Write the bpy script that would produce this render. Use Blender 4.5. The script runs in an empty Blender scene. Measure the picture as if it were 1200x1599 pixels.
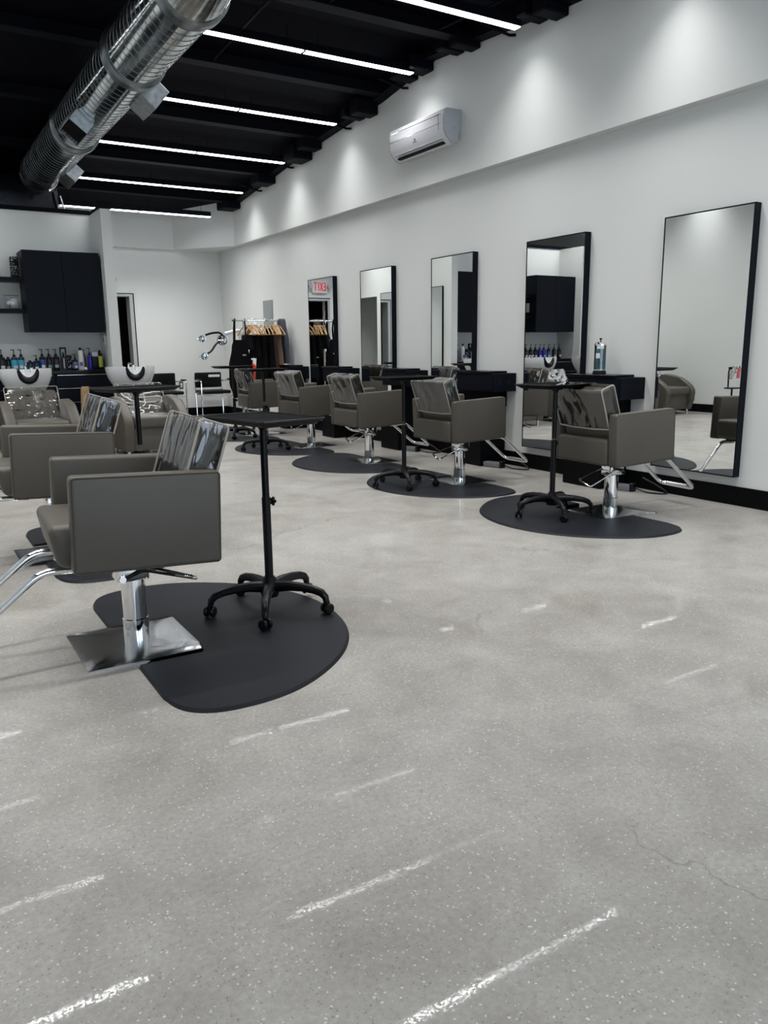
import bpy, bmesh, math, random
from mathutils import Vector, Matrix, Euler, noise
PI = math.pi
SC = bpy.context.scene
COL = SC.collection

# ------------------------------------------------------------------ camera
CAM_H = 1.13
YAW, PITCH, ROLL = 5.4954e-01, 2.0769e-01, 1.17644e-02
cam = bpy.data.cameras.new('camera')
cam.sensor_fit = 'VERTICAL'
cam.sensor_height = 36.0
cam.lens = 1220.5 / 1599.0 * 36.0
cam.clip_start = 0.05
camo = bpy.data.objects.new('camera', cam)
COL.objects.link(camo)
f = Vector((math.sin(YAW) * math.cos(PITCH), math.cos(YAW) * math.cos(PITCH), -math.sin(PITCH)))
r0 = Vector((math.cos(YAW), -math.sin(YAW), 0))
d0 = f.cross(r0)
r1 = math.cos(ROLL) * r0 + math.sin(ROLL) * d0
d1 = -math.sin(ROLL) * r0 + math.cos(ROLL) * d0
m = Matrix(((r1.x, -d1.x, -f.x), (r1.y, -d1.y, -f.y), (r1.z, -d1.z, -f.z)))
camo.matrix_world = Matrix.Translation((0, 0, CAM_H)) @ m.to_4x4()
SC.camera = camo

# ------------------------------------------------------------------ world, light, exposure
w = bpy.data.worlds.new('world')
SC.world = w
w.use_nodes = True
w.node_tree.nodes['Background'].inputs[0].default_value = (0.70, 0.84, 1.0, 1)
w.node_tree.nodes['Background'].inputs[1].default_value = 4.6
SC.view_settings.view_transform = 'Standard'
SC.view_settings.look = 'None'
SC.view_settings.gamma = 1.0
SC.view_settings.exposure = 0.0
SC.view_settings.use_curve_mapping = False
SC.cycles.max_bounces = 8
SC.cycles.diffuse_bounces = 5
SC.cycles.glossy_bounces = 5
SC.cycles.transparent_max_bounces = 12
SC.cycles.caustics_reflective = False
SC.cycles.caustics_refractive = False
LED = 11.0        # glow of the visible diffuser strip
LED_W = 12.0       # light thrown downwards by each strip lens

# ------------------------------------------------------------------ materials
def nodes(mt):
    nt = mt.node_tree
    return nt, nt.nodes, nt.links, nt.nodes['Principled BSDF']

def mat(name, col, rough=0.5, metal=0.0, bump=0.0, bscale=60.0, var=0.0, vscale=4.0, coat=0.0, spec=0.5, detail=3.0, alpha=None, trans=0.0, ior=1.45):
    mt = bpy.data.materials.new(name)
    mt.use_nodes = True
    nt, N, L, P = nodes(mt)
    P.inputs['Base Color'].default_value = (*col, 1)
    P.inputs['Roughness'].default_value = rough
    P.inputs['Metallic'].default_value = metal
    P.inputs['Specular IOR Level'].default_value = spec
    P.inputs['Coat Weight'].default_value = coat
    P.inputs['Transmission Weight'].default_value = trans
    P.inputs['IOR'].default_value = ior
    tc = N.new('ShaderNodeTexCoord')
    if var > 0:
        n = N.new('ShaderNodeTexNoise'); n.inputs['Scale'].default_value = vscale; n.inputs['Detail'].default_value = 5
        L.new(tc.outputs['Object'], n.inputs['Vector'])
        mr = N.new('ShaderNodeMapRange')
        mr.inputs['From Min'].default_value = 0.3; mr.inputs['From Max'].default_value = 0.7
        mr.inputs['To Min'].default_value = 1 - var; mr.inputs['To Max'].default_value = 1 + var
        L.new(n.outputs['Fac'], mr.inputs['Value'])
        mx = N.new('ShaderNodeVectorMath'); mx.operation = 'SCALE'
        mx.inputs[0].default_value = col
        L.new(mr.outputs[0], mx.inputs['Scale'])
        L.new(mx.outputs[0], P.inputs['Base Color'])
    if bump > 0:
        n2 = N.new('ShaderNodeTexNoise'); n2.inputs['Scale'].default_value = bscale; n2.inputs['Detail'].default_value = detail
        L.new(tc.outputs['Object'], n2.inputs['Vector'])
        b = N.new('ShaderNodeBump'); b.inputs['Strength'].default_value = bump; b.inputs['Distance'].default_value = 0.01
        L.new(n2.outputs['Fac'], b.inputs['Height'])
        L.new(b.outputs[0], P.inputs['Normal'])
    return mt

def emit(name, col, s):
    mt = bpy.data.materials.new(name); mt.use_nodes = True
    nt, N, L, P = nodes(mt)
    P.inputs['Base Color'].default_value = (0.8, 0.8, 0.8, 1)
    P.inputs['Emission Color'].default_value = (*col, 1)
    P.inputs['Emission Strength'].default_value = s
    return mt

M = {}
M['wall'] = mat('wall_paint', (0.705, 0.72, 0.705), 0.55, bump=0.05, bscale=90, var=0.012, vscale=1.3, spec=0.3)
M['black_paint'] = mat('ceiling_black', (0.0012, 0.0014, 0.0042), 0.7, bump=0.3, bscale=12, spec=0.08)
M['beam'] = mat('beam_black', (0.0022, 0.0025, 0.0060), 0.6, spec=0.10)
M['base_black'] = mat('baseboard_black', (0.0014, 0.0016, 0.0024), 0.55, spec=0.12)
M['leather'] = mat('taupe_vinyl', (0.086, 0.077, 0.064), 0.42, bump=0.08, bscale=260, var=0.03, vscale=6, spec=0.35)
M['seam'] = mat('seam_thread', (0.075, 0.067, 0.055), 0.6)
M['chrome'] = mat('chrome', (0.78, 0.79, 0.80), 0.07, 1.0)
M['brushed'] = mat('brushed_chrome_plate', (0.62, 0.63, 0.64), 0.16, 1.0, bump=0.02, bscale=300)
M['nickel'] = mat('satin_nickel', (0.55, 0.52, 0.46), 0.25, 1.0)
M['plastic_black'] = mat('black_plastic', (0.0022, 0.0025, 0.0036), 0.34, bump=0.03, bscale=250, spec=0.25)
M['rubber'] = mat('anti_fatigue_mat_rubber', (0.0072, 0.0088, 0.0128), 0.50, bump=0.10, bscale=160, spec=0.28)
M['navy'] = mat('black_laminate', (0.0020, 0.0034, 0.0078), 0.45, spec=0.15)
M['counter'] = mat('black_countertop', (0.0015, 0.0016, 0.0024), 0.25, spec=0.2)
M['mirror'] = mat('mirror_glass', (0.90, 0.92, 0.915), 0.0, 1.0)
M['porcelain'] = mat('white_porcelain', (0.74, 0.75, 0.76), 0.12, spec=0.6)
M['white_plastic'] = mat('white_plastic', (0.72, 0.72, 0.76), 0.28)
M['grey_plastic'] = mat('grey_plastic', (0.42, 0.44, 0.47), 0.4)
M['panel_grey'] = mat('grey_steel_panel', (0.27, 0.30, 0.30), 0.5)
M['dark_gap'] = mat('dark_gap', (0.002, 0.002, 0.003), 0.9)  # near-black colour standing in for the shade inside openings and unlit rooms
M['wood'] = mat('hanger_wood', (0.50, 0.30, 0.14), 0.45, var=0.2, vscale=30)
M['kraft'] = mat('tan_board', (0.47, 0.31, 0.17), 0.7, var=0.1, vscale=20)
M['cloth_black'] = mat('black_cloth', (0.0022, 0.0022, 0.0032), 0.85, bump=0.3, bscale=90, spec=0.15)
M['cloth_grey'] = mat('grey_cloth', (0.075, 0.08, 0.10), 0.85, bump=0.5, bscale=60, spec=0.15, var=0.2, vscale=14)
M['cloth_tan'] = mat('tan_cloth', (0.20, 0.13, 0.09), 0.85, bump=0.3, bscale=80, spec=0.15)
M['red'] = mat('red_enamel', (0.55, 0.035, 0.015), 0.3)
M['casing'] = mat('door_casing_paint', (0.42, 0.44, 0.44), 0.45)
M['exit_face'] = mat('exit_sign_face', (0.75, 0.74, 0.75), 0.4)
M['exit_red'] = emit('exit_red_letter', (0.9, 0.01, 0.04), 0.28)
M['exit_red'].node_tree.nodes['Principled BSDF'].inputs['Base Color'].default_value = (0.6, 0.01, 0.04, 1)
M['logo_blue'] = mat('logo_blue', (0.01, 0.015, 0.16), 0.4)
M['slat'] = mat('louvre_grey', (0.5, 0.5, 0.53), 0.35)
M['led'] = emit('led_diffuser', (0.93, 0.965, 1.0), LED)
M['foil'] = mat('black_foil_wrap', (0.012, 0.013, 0.017), 0.3, 0.4, bump=1.0, bscale=9)
M['silver_foil'] = mat('silver_foil', (0.6, 0.6, 0.62), 0.3, 1.0, bump=1.0, bscale=30)
M['cable'] = mat('cable_black', (0.006, 0.006, 0.008), 0.5)
M['box_grey'] = mat('floor_box_grey', (0.13, 0.14, 0.15), 0.4)
M['piping'] = mat('cover_piping', (0.36, 0.33, 0.29), 0.5)
M['paper'] = mat('paper', (0.75, 0.75, 0.74), 0.7)
M['foil_text'] = mat('label_print_grey', (0.32, 0.33, 0.34), 0.5)
M['glass_out'] = mat('outlet_black', (0.01, 0.01, 0.012), 0.4)

def galvanised():
    mt = bpy.data.materials.new('galvanised_steel'); mt.use_nodes = True
    nt, N, L, P = nodes(mt)
    P.inputs['Metallic'].default_value = 1.0
    tc = N.new('ShaderNodeTexCoord')
    n = N.new('ShaderNodeTexVoronoi'); n.inputs['Scale'].default_value = 22
    n3 = N.new('ShaderNodeTexNoise'); n3.inputs['Scale'].default_value = 3.5; n3.inputs['Detail'].default_value = 8
    L.new(tc.outputs['Object'], n.inputs['Vector']); L.new(tc.outputs['Object'], n3.inputs['Vector'])
    cr = N.new('ShaderNodeValToRGB')
    cr.color_ramp.elements[0].color = (0.26, 0.30, 0.31, 1); cr.color_ramp.elements[1].color = (0.70, 0.72, 0.71, 1)
    cr.color_ramp.elements[0].position = 0.3; cr.color_ramp.elements[1].position = 0.68
    mx = N.new('ShaderNodeMixRGB'); mx.inputs[0].default_value = 0.22
    L.new(n3.outputs['Fac'], mx.inputs[1]); L.new(n.outputs['Color'], mx.inputs[2])
    L.new(mx.outputs[0], cr.inputs[0]); L.new(cr.outputs[0], P.inputs['Base Color'])
    mr = N.new('ShaderNodeMapRange'); mr.inputs['To Min'].default_value = 0.07; mr.inputs['To Max'].default_value = 0.20
    L.new(n3.outputs['Fac'], mr.inputs[0]); L.new(mr.outputs[0], P.inputs['Roughness'])
    b = N.new('ShaderNodeBump'); b.inputs['Strength'].default_value = 0.03; b.inputs['Distance'].default_value = 0.01
    L.new(n3.outputs['Fac'], b.inputs['Height']); L.new(b.outputs[0], P.inputs['Normal'])
    return mt
M['galv'] = galvanised()
M['collar'] = mat('collar_sheet', (0.20, 0.225, 0.24), 0.3, 1.0, var=0.3, vscale=12)
M['seam_metal'] = mat('duct_seam_metal', (0.16, 0.18, 0.19), 0.35, 1.0)
M['galv_matt'] = mat('zinc_sheet', (0.42, 0.45, 0.47), 0.42, 0.85, var=0.25, vscale=25)
M['tray'] = mat('black_tray_metal', (0.0035, 0.004, 0.005), 0.6, spec=0.07, bump=0.05, bscale=300)

def film(name, refl=0.5, scale=7.5, strength=0.55):
    """thin clear vinyl: mostly see-through, with sharp wrinkled reflections"""
    mt = bpy.data.materials.new(name); mt.use_nodes = True
    nt, N, L, P = nodes(mt)
    out = N['Material Output']
    tr = N.new('ShaderNodeBsdfTransparent'); tr.inputs[0].default_value = (0.93, 0.93, 0.92, 1)
    gl = N.new('ShaderNodeBsdfGlossy'); gl.inputs['Roughness'].default_value = 0.05; gl.inputs[0].default_value = (0.95, 0.96, 1, 1)
    lw = N.new('ShaderNodeFresnel'); lw.inputs['IOR'].default_value = 1.6
    mr = N.new('ShaderNodeMapRange'); mr.inputs['From Min'].default_value = 0.0; mr.inputs['From Max'].default_value = 0.9
    mr.inputs['To Min'].default_value = 0.0; mr.inputs['To Max'].default_value = 1.0
    tc = N.new('ShaderNodeTexCoord')
    mp = N.new('ShaderNodeMapping'); mp.inputs['Scale'].default_value = (1, 1.0, 0.38)
    n = N.new('ShaderNodeTexNoise'); n.inputs['Scale'].default_value = scale; n.inputs['Detail'].default_value = 0.8; n.inputs['Distortion'].default_value = 1.1
    L.new(tc.outputs['Object'], mp.inputs[0]); L.new(mp.outputs[0], n.inputs['Vector'])
    b = N.new('ShaderNodeBump'); b.inputs['Strength'].default_value = strength; b.inputs['Distance'].default_value = 0.02
    L.new(n.outputs['Fac'], b.inputs['Height'])
    L.new(b.outputs[0], gl.inputs['Normal']); L.new(b.outputs[0], lw.inputs['Normal'])
    L.new(lw.outputs[0], mr.inputs[0])
    mx = N.new('ShaderNodeMixShader')
    L.new(mr.outputs[0], mx.inputs[0]); L.new(tr.outputs[0], mx.inputs[1]); L.new(gl.outputs[0], mx.inputs[2])
    L.new(mx.outputs[0], out.inputs[0])
    return mt
M['film'] = film('clear_vinyl')
M['film2'] = film('crinkled_vinyl', scale=8.0, strength=0.38)

def glass(name, col, ior=1.3, rough=0.0):
    return mat(name, col, rough, trans=1.0, ior=ior)
M['jar_glass'] = film('jar_glass', scale=1.0, strength=0.0)
M['blue_liquid'] = mat('blue_disinfectant', (0.14, 0.43, 0.48), 0.05, trans=0.55, ior=1.33)
M['clear_box'] = film('clear_acrylic', scale=2.0, strength=0.05)

def floor_material():
    mt = bpy.data.materials.new('polished_concrete'); mt.use_nodes = True
    nt, N, L, P = nodes(mt)
    tc = N.new('ShaderNodeTexCoord')
    def noise_(scale, detail=6, dist=0.0, rough=0.55, vec=None):
        n = N.new('ShaderNodeTexNoise'); n.inputs['Scale'].default_value = scale; n.inputs['Detail'].default_value = detail
        n.inputs['Distortion'].default_value = dist; n.inputs['Roughness'].default_value = rough
        L.new(vec if vec else tc.outputs['Object'], n.inputs['Vector']); return n.outputs['Fac']
    def ramp(fac, stops):
        c = N.new('ShaderNodeValToRGB'); e = c.color_ramp.elements
        e[0].position, e[0].color = stops[0][0], (*stops[0][1], 1)
        e[1].position, e[1].color = stops[1][0], (*stops[1][1], 1)
        for p_, c_ in stops[2:]:
            q = e.new(p_); q.color = (*c_, 1)
        L.new(fac, c.inputs[0]); return c.outputs[0]
    def mix(kind, fac, a, b):
        x = N.new('ShaderNodeMixRGB'); x.blend_type = kind
        if isinstance(fac, (int, float)): x.inputs[0].default_value = fac
        else: L.new(fac, x.inputs[0])
        for i, v in ((1, a), (2, b)):
            if isinstance(v, tuple): x.inputs[i].default_value = (*v, 1)
            else: L.new(v, x.inputs[i])
        return x.outputs[0]
    base = ramp(noise_(0.55, 6, 0.6), [(0.28, (0.296, 0.279, 0.258)), (0.72, (0.384, 0.371, 0.350))])
    cloud = ramp(noise_(3.2, 8, 0.5, 0.65), [(0.30, (0.74, 0.725, 0.71)), (0.70, (1.12, 1.12, 1.11))])
    c = mix('MULTIPLY', 0.9, base, cloud)
    fine = ramp(noise_(70, 4, 0, 0.7), [(0.30, (0.78, 0.78, 0.78)), (0.70, (1.16, 1.16, 1.16))])
    c = mix('MULTIPLY', 0.75, c, fine)
    # stain patches (wear with a shape of its own)
    st = ramp(noise_(1.1, 5, 1.4, 0.5), [(0.56, (1, 1, 1)), (0.74, (0.66, 0.63, 0.60))])
    c = mix('MULTIPLY', 0.8, c, st)
    # aggregate: pale and dark flecks
    dv = noise_(9, 3)
    dvec = N.new('ShaderNodeVectorMath'); dvec.operation = 'ADD'
    dn_ = N.new('ShaderNodeTexNoise'); dn_.inputs['Scale'].default_value = 120; L.new(tc.outputs['Object'], dn_.inputs['Vector'])
    dsc = N.new('ShaderNodeVectorMath'); dsc.operation = 'SCALE'; dsc.inputs['Scale'].default_value = 0.009; L.new(dn_.outputs['Color'], dsc.inputs[0])
    L.new(tc.outputs['Object'], dvec.inputs[0]); L.new(dsc.outputs[0], dvec.inputs[1])
    for sc_, th, colr, amt, dn in ((125, 0.18, (0.68, 0.665, 0.63), 0.62, 0.45), (58, 0.09, (0.68, 0.67, 0.64), 0.65, 0.60), (170, 0.20, (0.15, 0.14, 0.13), 0.65, 0.36), (60, 0.08, (0.13, 0.12, 0.11), 0.6, 0.58)):
        v = N.new('ShaderNodeTexVoronoi'); v.inputs['Scale'].default_value = sc_; v.inputs['Randomness'].default_value = 1.0
        mpn = N.new('ShaderNodeMapping'); mpn.inputs['Location'].default_value = (sc_ * 0.37, sc_ * 0.11, 0)
        L.new(dvec.outputs[0], mpn.inputs[0]); L.new(mpn.outputs[0], v.inputs['Vector'])
        # only some cells carry a stone
        sel = N.new('ShaderNodeSeparateColor'); L.new(v.outputs['Color'], sel.inputs[0])
        gt = N.new('ShaderNodeMath'); gt.operation = 'GREATER_THAN'; gt.inputs[1].default_value = dn + 0.25
        L.new(sel.outputs[0], gt.inputs[0])
        szz = N.new('ShaderNodeMath'); szz.operation = 'MULTIPLY'; szz.inputs[1].default_value = th * 2
        L.new(sel.outputs[1], szz.inputs[0])
        lt = N.new('ShaderNodeMath'); lt.operation = 'LESS_THAN'
        L.new(v.outputs['Distance'], lt.inputs[0]); L.new(szz.outputs[0], lt.inputs[1])
        mu = N.new('ShaderNodeMath'); mu.operation = 'MULTIPLY'; L.new(gt.outputs[0], mu.inputs[0]); L.new(lt.outputs[0], mu.inputs[1])
        m2 = N.new('ShaderNodeMath'); m2.operation = 'MULTIPLY'; m2.inputs[1].default_value = amt; L.new(mu.outputs[0], m2.inputs[0])
        c = mix('MIX', m2.outputs[0], c, colr)
    # hairline cracks
    vc = N.new('ShaderNodeTexVoronoi'); vc.feature = 'DISTANCE_TO_EDGE'; vc.inputs['Scale'].default_value = 0.55
    wv = N.new('ShaderNodeTexNoise'); wv.inputs['Scale'].default_value = 5; wv.inputs['Detail'].default_value = 6
    L.new(tc.outputs['Object'], wv.inputs['Vector'])
    ad = N.new('ShaderNodeVectorMath'); ad.operation = 'MULTIPLY_ADD'; ad.inputs[1].default_value = (0.35, 0.35, 0.0)
    L.new(wv.outputs['Color'], ad.inputs[0]); L.new(tc.outputs['Object'], ad.inputs[2]); L.new(ad.outputs[0], vc.inputs['Vector'])
    cm = ramp(vc.outputs['Distance'], [(0.0, (1, 1, 1)), (0.0035, (0, 0, 0))])
    gate = ramp(noise_(1.7, 2), [(0.56, (0, 0, 0)), (0.62, (0.55, 0.55, 0.55))])
    cf = mix('MULTIPLY', 1.0, cm, gate)
    c = mix('MIX', cf, c, (0.12, 0.115, 0.11))
    L.new(c, P.inputs['Base Color'])
    P.inputs['Roughness'].default_value = 0.42
    P.inputs['Specular IOR Level'].default_value = 0.45
    # worn sealer: shiny only where the finish survives
    cw = ramp(noise_(150, 4, 0.3, 0.8), [(0.47, (0, 0, 0)), (0.56, (1, 1, 1))])
    cw2 = ramp(noise_(1.15, 4, 0.6), [(0.33, (0.0, 0.0, 0.0)), (0.52, (1, 1, 1))])
    cwm = mix('MULTIPLY', 1.0, cw, cw2)
    cws = N.new('ShaderNodeMath'); cws.operation = 'MULTIPLY'; cws.inputs[1].default_value = 0.6; L.new(cwm, cws.inputs[0]); L.new(cws.outputs[0], P.inputs['Coat Weight'])
    P.inputs['Coat Roughness'].default_value = 0.03
    b = N.new('ShaderNodeBump'); b.inputs['Strength'].default_value = 0.10; b.inputs['Distance'].default_value = 0.004
    L.new(noise_(90, 3), b.inputs['Height']); L.new(b.outputs[0], P.inputs['Normal'])
    b2 = N.new('ShaderNodeBump'); b2.inputs['Strength'].default_value = 0.03; b2.inputs['Distance'].default_value = 0.004
    L.new(noise_(14, 3), b2.inputs['Height']); L.new(b2.outputs[0], P.inputs['Coat Normal'])
    return mt
M['floor'] = floor_material()

# ------------------------------------------------------------------ mesh helpers
def obj(name, bm, mt, parent=None, loc=None, rot=None, smooth=35):
    me = bpy.data.meshes.new(name)
    bmesh.ops.recalc_face_normals(bm, faces=bm.faces[:])
    bm.to_mesh(me); bm.free()
    if smooth:
        for p_ in me.polygons: p_.use_smooth = True
        me.set_sharp_from_angle(angle=math.radians(smooth))
    if mt: me.materials.append(mt)
    o = bpy.data.objects.new(name, me); COL.objects.link(o)
    if parent: o.parent = parent
    if loc: o.location = loc
    if rot: o.rotation_euler = rot
    return o

def tag(o, label=None, cat=None, group=None, kind=None):
    if label: o['label'] = label
    if cat: o['category'] = cat
    if group: o['group'] = group
    if kind: o['kind'] = kind
    return o

def thing(name, label, cat, loc=(0, 0, 0), rz=0.0, group=None):
    o = bpy.data.objects.new(name, None); COL.objects.link(o)
    o.empty_display_size = 0.1
    o.location = loc; o.rotation_euler = (0, 0, rz)
    return tag(o, label, cat, group)

def copy_tree(o, parent=None):
    c = o.copy(); COL.objects.link(c); c.parent = parent
    for ch in list(o.children): copy_tree(ch, c)
    return c

def NB(): return bmesh.new()

def box(bm, x0, x1, y0, y1, z0, z1, r=0.0, seg=2, mtx=None):
    t = bmesh.new()
    bmesh.ops.create_cube(t, size=1)
    for v in t.verts:
        v.co = Vector(((x0 + x1) / 2 + v.co.x * (x1 - x0), (y0 + y1) / 2 + v.co.y * (y1 - y0), (z0 + z1) / 2 + v.co.z * (z1 - z0)))
    if r > 0:
        r = min(r, 0.49 * min(x1 - x0, y1 - y0, z1 - z0))
        bmesh.ops.bevel(t, geom=t.edges[:], offset=r, segments=seg, affect='EDGES', profile=0.5)
    merge(bm, t, mtx); return bm

def merge(bm, t, mtx=None):
    if mtx is not None: bmesh.ops.transform(t, matrix=mtx, verts=t.verts[:])
    vm = {}
    for v in t.verts: vm[v] = bm.verts.new(v.co)
    for f_ in t.faces:
        try: bm.faces.new([vm[v] for v in f_.verts])
        except ValueError: pass
    t.free()

def tube(bm, pts, r, seg=10, closed=False, radii=None, sq=None, caps=True):
    P_ = [Vector(p) for p in pts]; n = len(P_)
    T = []
    for i in range(n):
        if closed: t = P_[(i + 1) % n] - P_[i - 1]
        else: t = P_[min(i + 1, n - 1)] - P_[max(i - 1, 0)]
        T.append(t.normalized())
    up = Vector((0, 0, 1)) if abs(T[0].z) < 0.9 else Vector((0, 1, 0))
    U = (up - T[0] * up.dot(T[0])).normalized()
    rings = []
    for i in range(n):
        U = (U - T[i] * U.dot(T[i])).normalized()
        V = T[i].cross(U)
        rr = radii[i] if radii else r
        ring = []
        for k in range(seg):
            a = 2 * PI * k / seg
            su, sv = (1, 1) if not sq else sq
            ring.append(bm.verts.new(P_[i] + U * math.cos(a) * rr * su + V * math.sin(a) * rr * sv))
        rings.append(ring)
    m_ = n if closed else n - 1
    for i in range(m_):
        A, B = rings[i], rings[(i + 1) % n]
        for k in range(seg):
            bm.faces.new((A[k], A[(k + 1) % seg], B[(k + 1) % seg], B[k]))
    if not closed and caps:
        bm.faces.new(rings[0]); bm.faces.new(rings[-1][::-1])

def smooth_path(pts, rad=0.05, n=6):
    """round the corners of a polyline"""
    P_ = [Vector(p) for p in pts]; out = [P_[0]]
    for i in range(1, len(P_) - 1):
        a, b, c = P_[i - 1], P_[i], P_[i + 1]
        d1_ = (a - b); d2_ = (c - b)
        l = min(rad, d1_.length * 0.49, d2_.length * 0.49)
        p0 = b + d1_.normalized() * l; p1 = b + d2_.normalized() * l
        for k in range(n + 1):
            t = k / n
            out.append(p0 * (1 - t) ** 2 + b * 2 * t * (1 - t) + p1 * t ** 2)
    out.append(P_[-1]); return out

def lathe(bm, prof, seg=24, mtx=None, cap=True):
    """prof: list of (r,z)"""
    t = bmesh.new(); rings = []
    for r_, z in prof:
        if r_ < 1e-6: rings.append([t.verts.new((0, 0, z))])
        else: rings.append([t.verts.new((r_ * math.cos(2 * PI * k / seg), r_ * math.sin(2 * PI * k / seg), z)) for k in range(seg)])
    for A, B in zip(rings, rings[1:]):
        for k in range(seg):
            a = [A[k % len(A)], A[(k + 1) % len(A)], B[(k + 1) % len(B)], B[k % len(B)]]
            u = []
            for v in a:
                if v not in u: u.append(v)
            if len(u) >= 3: t.faces.new(u)
    if cap:
        for R_ in (rings[0], rings[-1]):
            if len(R_) > 2: t.faces.new(R_)
    merge(bm, t, mtx)

def prism(bm, poly, z0, z1, mtx=None, bev=0.0, seg=2):
    t = bmesh.new()
    A = [t.verts.new((x, y, z0)) for x, y in poly]; B = [t.verts.new((x, y, z1)) for x, y in poly]
    n = len(poly)
    t.faces.new(A[::-1]); t.faces.new(B)
    for i in range(n): t.faces.new((A[i], A[(i + 1) % n], B[(i + 1) % n], B[i]))
    if bev > 0:
        ed = [e for e in t.edges if abs(e.verts[0].co.z - e.verts[1].co.z) < 1e-6]
        bmesh.ops.bevel(t, geom=ed, offset=bev, segments=seg, affect='EDGES', profile=0.5)
    merge(bm, t, mtx)

def sphere(bm, c, r_, sx=1, sy=1, sz=1, u=16, v=10):
    t = bmesh.new(); bmesh.ops.create_uvsphere(t, u_segments=u, v_segments=v, radius=r_)
    merge(bm, t, Matrix.Translation(c) @ Matrix.Diagonal((sx, sy, sz, 1)))

def struct(name, bm, mt, parent=None, smooth=0):
    o = obj(name, bm, mt, parent, smooth=smooth); o['kind'] = 'structure'; return o

RX = Matrix.Rotation(PI / 2, 4, 'X')
RY = Matrix.Rotation(PI / 2, 4, 'Y')
T = Matrix.Translation

# ------------------------------------------------------------------ room shell
W = 4.99          # right wall
WU = 4.89         # proud upper part of the right wall
BK = 13.5         # back wall
LW = -1.64        # left wall
FR = -3.2         # front (storefront)
SH = 10.67        # wall behind the shampoo counter

bm = NB(); box(bm, LW - 0.2, W + 0.2, FR - 0.2, BK + 1.7, -0.12, 0)
struct('floor', bm, M['floor'])

def deck_z(y): return 3.97 + 0.05 * (y - 6.8) * (1 if y < 6.8 else -1) - (0.055 * (y - 6.8) if y > 6.8 else 0)
def rim_z(y):
    pts = [(-4, 3.45), (5.1, 3.755), (6.9, 3.885), (7.9, 3.75), (9.4, 3.645), (10.4, 3.545), (12.2, 3.355), (15.5, 3.0)]
    for (a, za), (b, zb) in zip(pts, pts[1:]):
        if y <= b: return za + (zb - za) * (y - a) / (b - a)
    return pts[-1][1]
def deck_z(y): return rim_z(y) + 0.13

bm = NB()
ys = [FR - 0.2, 0, 3, 5.1, 6.9, 7.9, 9.4, 10.4, 12.2, BK + 0.2]
top, bot = [], []
for y in ys:
    bot.append((bm.verts.new((LW - 0.2, y, deck_z(y))), bm.verts.new((W + 0.2, y, deck_z(y)))))
    top.append((bm.verts.new((LW - 0.2, y, deck_z(y) + 0.15)), bm.verts.new((W + 0.2, y, deck_z(y) + 0.15))))
for i in range(len(ys) - 1):
    bm.faces.new((bot[i][0], bot[i][1], bot[i + 1][1], bot[i + 1][0]))
    bm.faces.new((top[i][0], top[i][1], top[i + 1][1], top[i + 1][0]))
    bm.faces.new((bot[i][0], bot[i + 1][0], top[i + 1][0], top[i][0]))
    bm.faces.new((bot[i][1], bot[i + 1][1], top[i + 1][1], top[i][1]))
bm.faces.new((bot[0][0], bot[0][1], top[0][1], top[0][0])); bm.faces.new((bot[-1][0], bot[-1][1], top[-1][1], top[-1][0]))
ceiling = struct('ceiling', bm, M['black_paint'])

# purlins across the roof, and the edge beam along the right wall
PUR = [4.75, 6.30, 7.80, 9.30, 10.85, 12.25, 3.2, 1.7, 0.2, -1.3]
for y in PUR:
    bm = NB(); z = deck_z(y)
    box(bm, LW, 4.77, y - 0.03, y + 0.03, z - 0.10, z)
    box(bm, LW, 4.77, y - 0.07, y + 0.07, z - 0.115, z - 0.10)
    obj('purlin', bm, M['beam'], ceiling, smooth=0)
bm = NB()
ys2 = [FR, 1, 3, 5.1, 6.9, 7.9, 9.4, 10.4, 12.2, 12.6]
for a, b in zip(ys2, ys2[1:]):
    t = bmesh.new()
    vs = [t.verts.new(p) for p in ((4.76, a, rim_z(a)), (4.885, a, rim_z(a)), (4.885, b, rim_z(b)), (4.76, b, rim_z(b)),
                                   (4.76, a, deck_z(a) + .02), (4.885, a, deck_z(a) + .02), (4.885, b, deck_z(b) + .02), (4.76, b, deck_z(b) + .02))]
    for q in ((0, 1, 2, 3), (4, 5, 6, 7), (0, 1, 5, 4), (1, 2, 6, 5), (2, 3, 7, 6), (3, 0, 4, 7)): t.faces.new([vs[i] for i in q])
    merge(bm, t)
obj('edge_beam', bm, M['beam'], ceiling, smooth=0)
for (ya, yb, dz) in ((5.07, 5.22, 0.07), (5.30, 5.42, 0.045), (6.19, 6.33, 0.055), (6.43, 6.55, 0.04), (6.93, 7.13, 0.07), (7.2, 7.36, 0.045), (8.0, 8.18, 0.09), (8.28, 8.4, 0.05),
                     (9.36, 9.56, 0.07), (9.63, 9.95, 0.11), (10.80, 11.10, 0.08), (12.15, 12.5, 0.07)):
    bm = NB(); zc = rim_z((ya + yb) / 2)
    box(bm, 4.62, 4.888, ya, yb, zc - dz, zc + 0.06, 0.012, 1)
    obj('joist_seat', bm, M['beam'], ceiling, smooth=0)
for y in (5.72, 7.40, 8.62, 10.2, 11.30):
    bm = NB(); z = rim_z(y)
    tube(bm, [(4.60, y + .12, z + 0.03), (4.84, y + .02, z - 0.055), (4.875, y - .02, z - 0.06)], 0.013, 8)
    obj('conduit_stub', bm, M['beam'], ceiling)
for k, y in enumerate((6.3, 7.8)):   # short bridging bars between purlins
    for x in ((3.35, 4.45) if k == 0 else (2.9,)):
        bm = NB(); z = deck_z(y) - 0.09
        tube(bm, [(x, y - 1.5, deck_z(y - 1.5) - 0.10), (x, y, z)], 0.012, 6)
        obj('bridging_bar', bm, M['beam'], ceiling)

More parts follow.
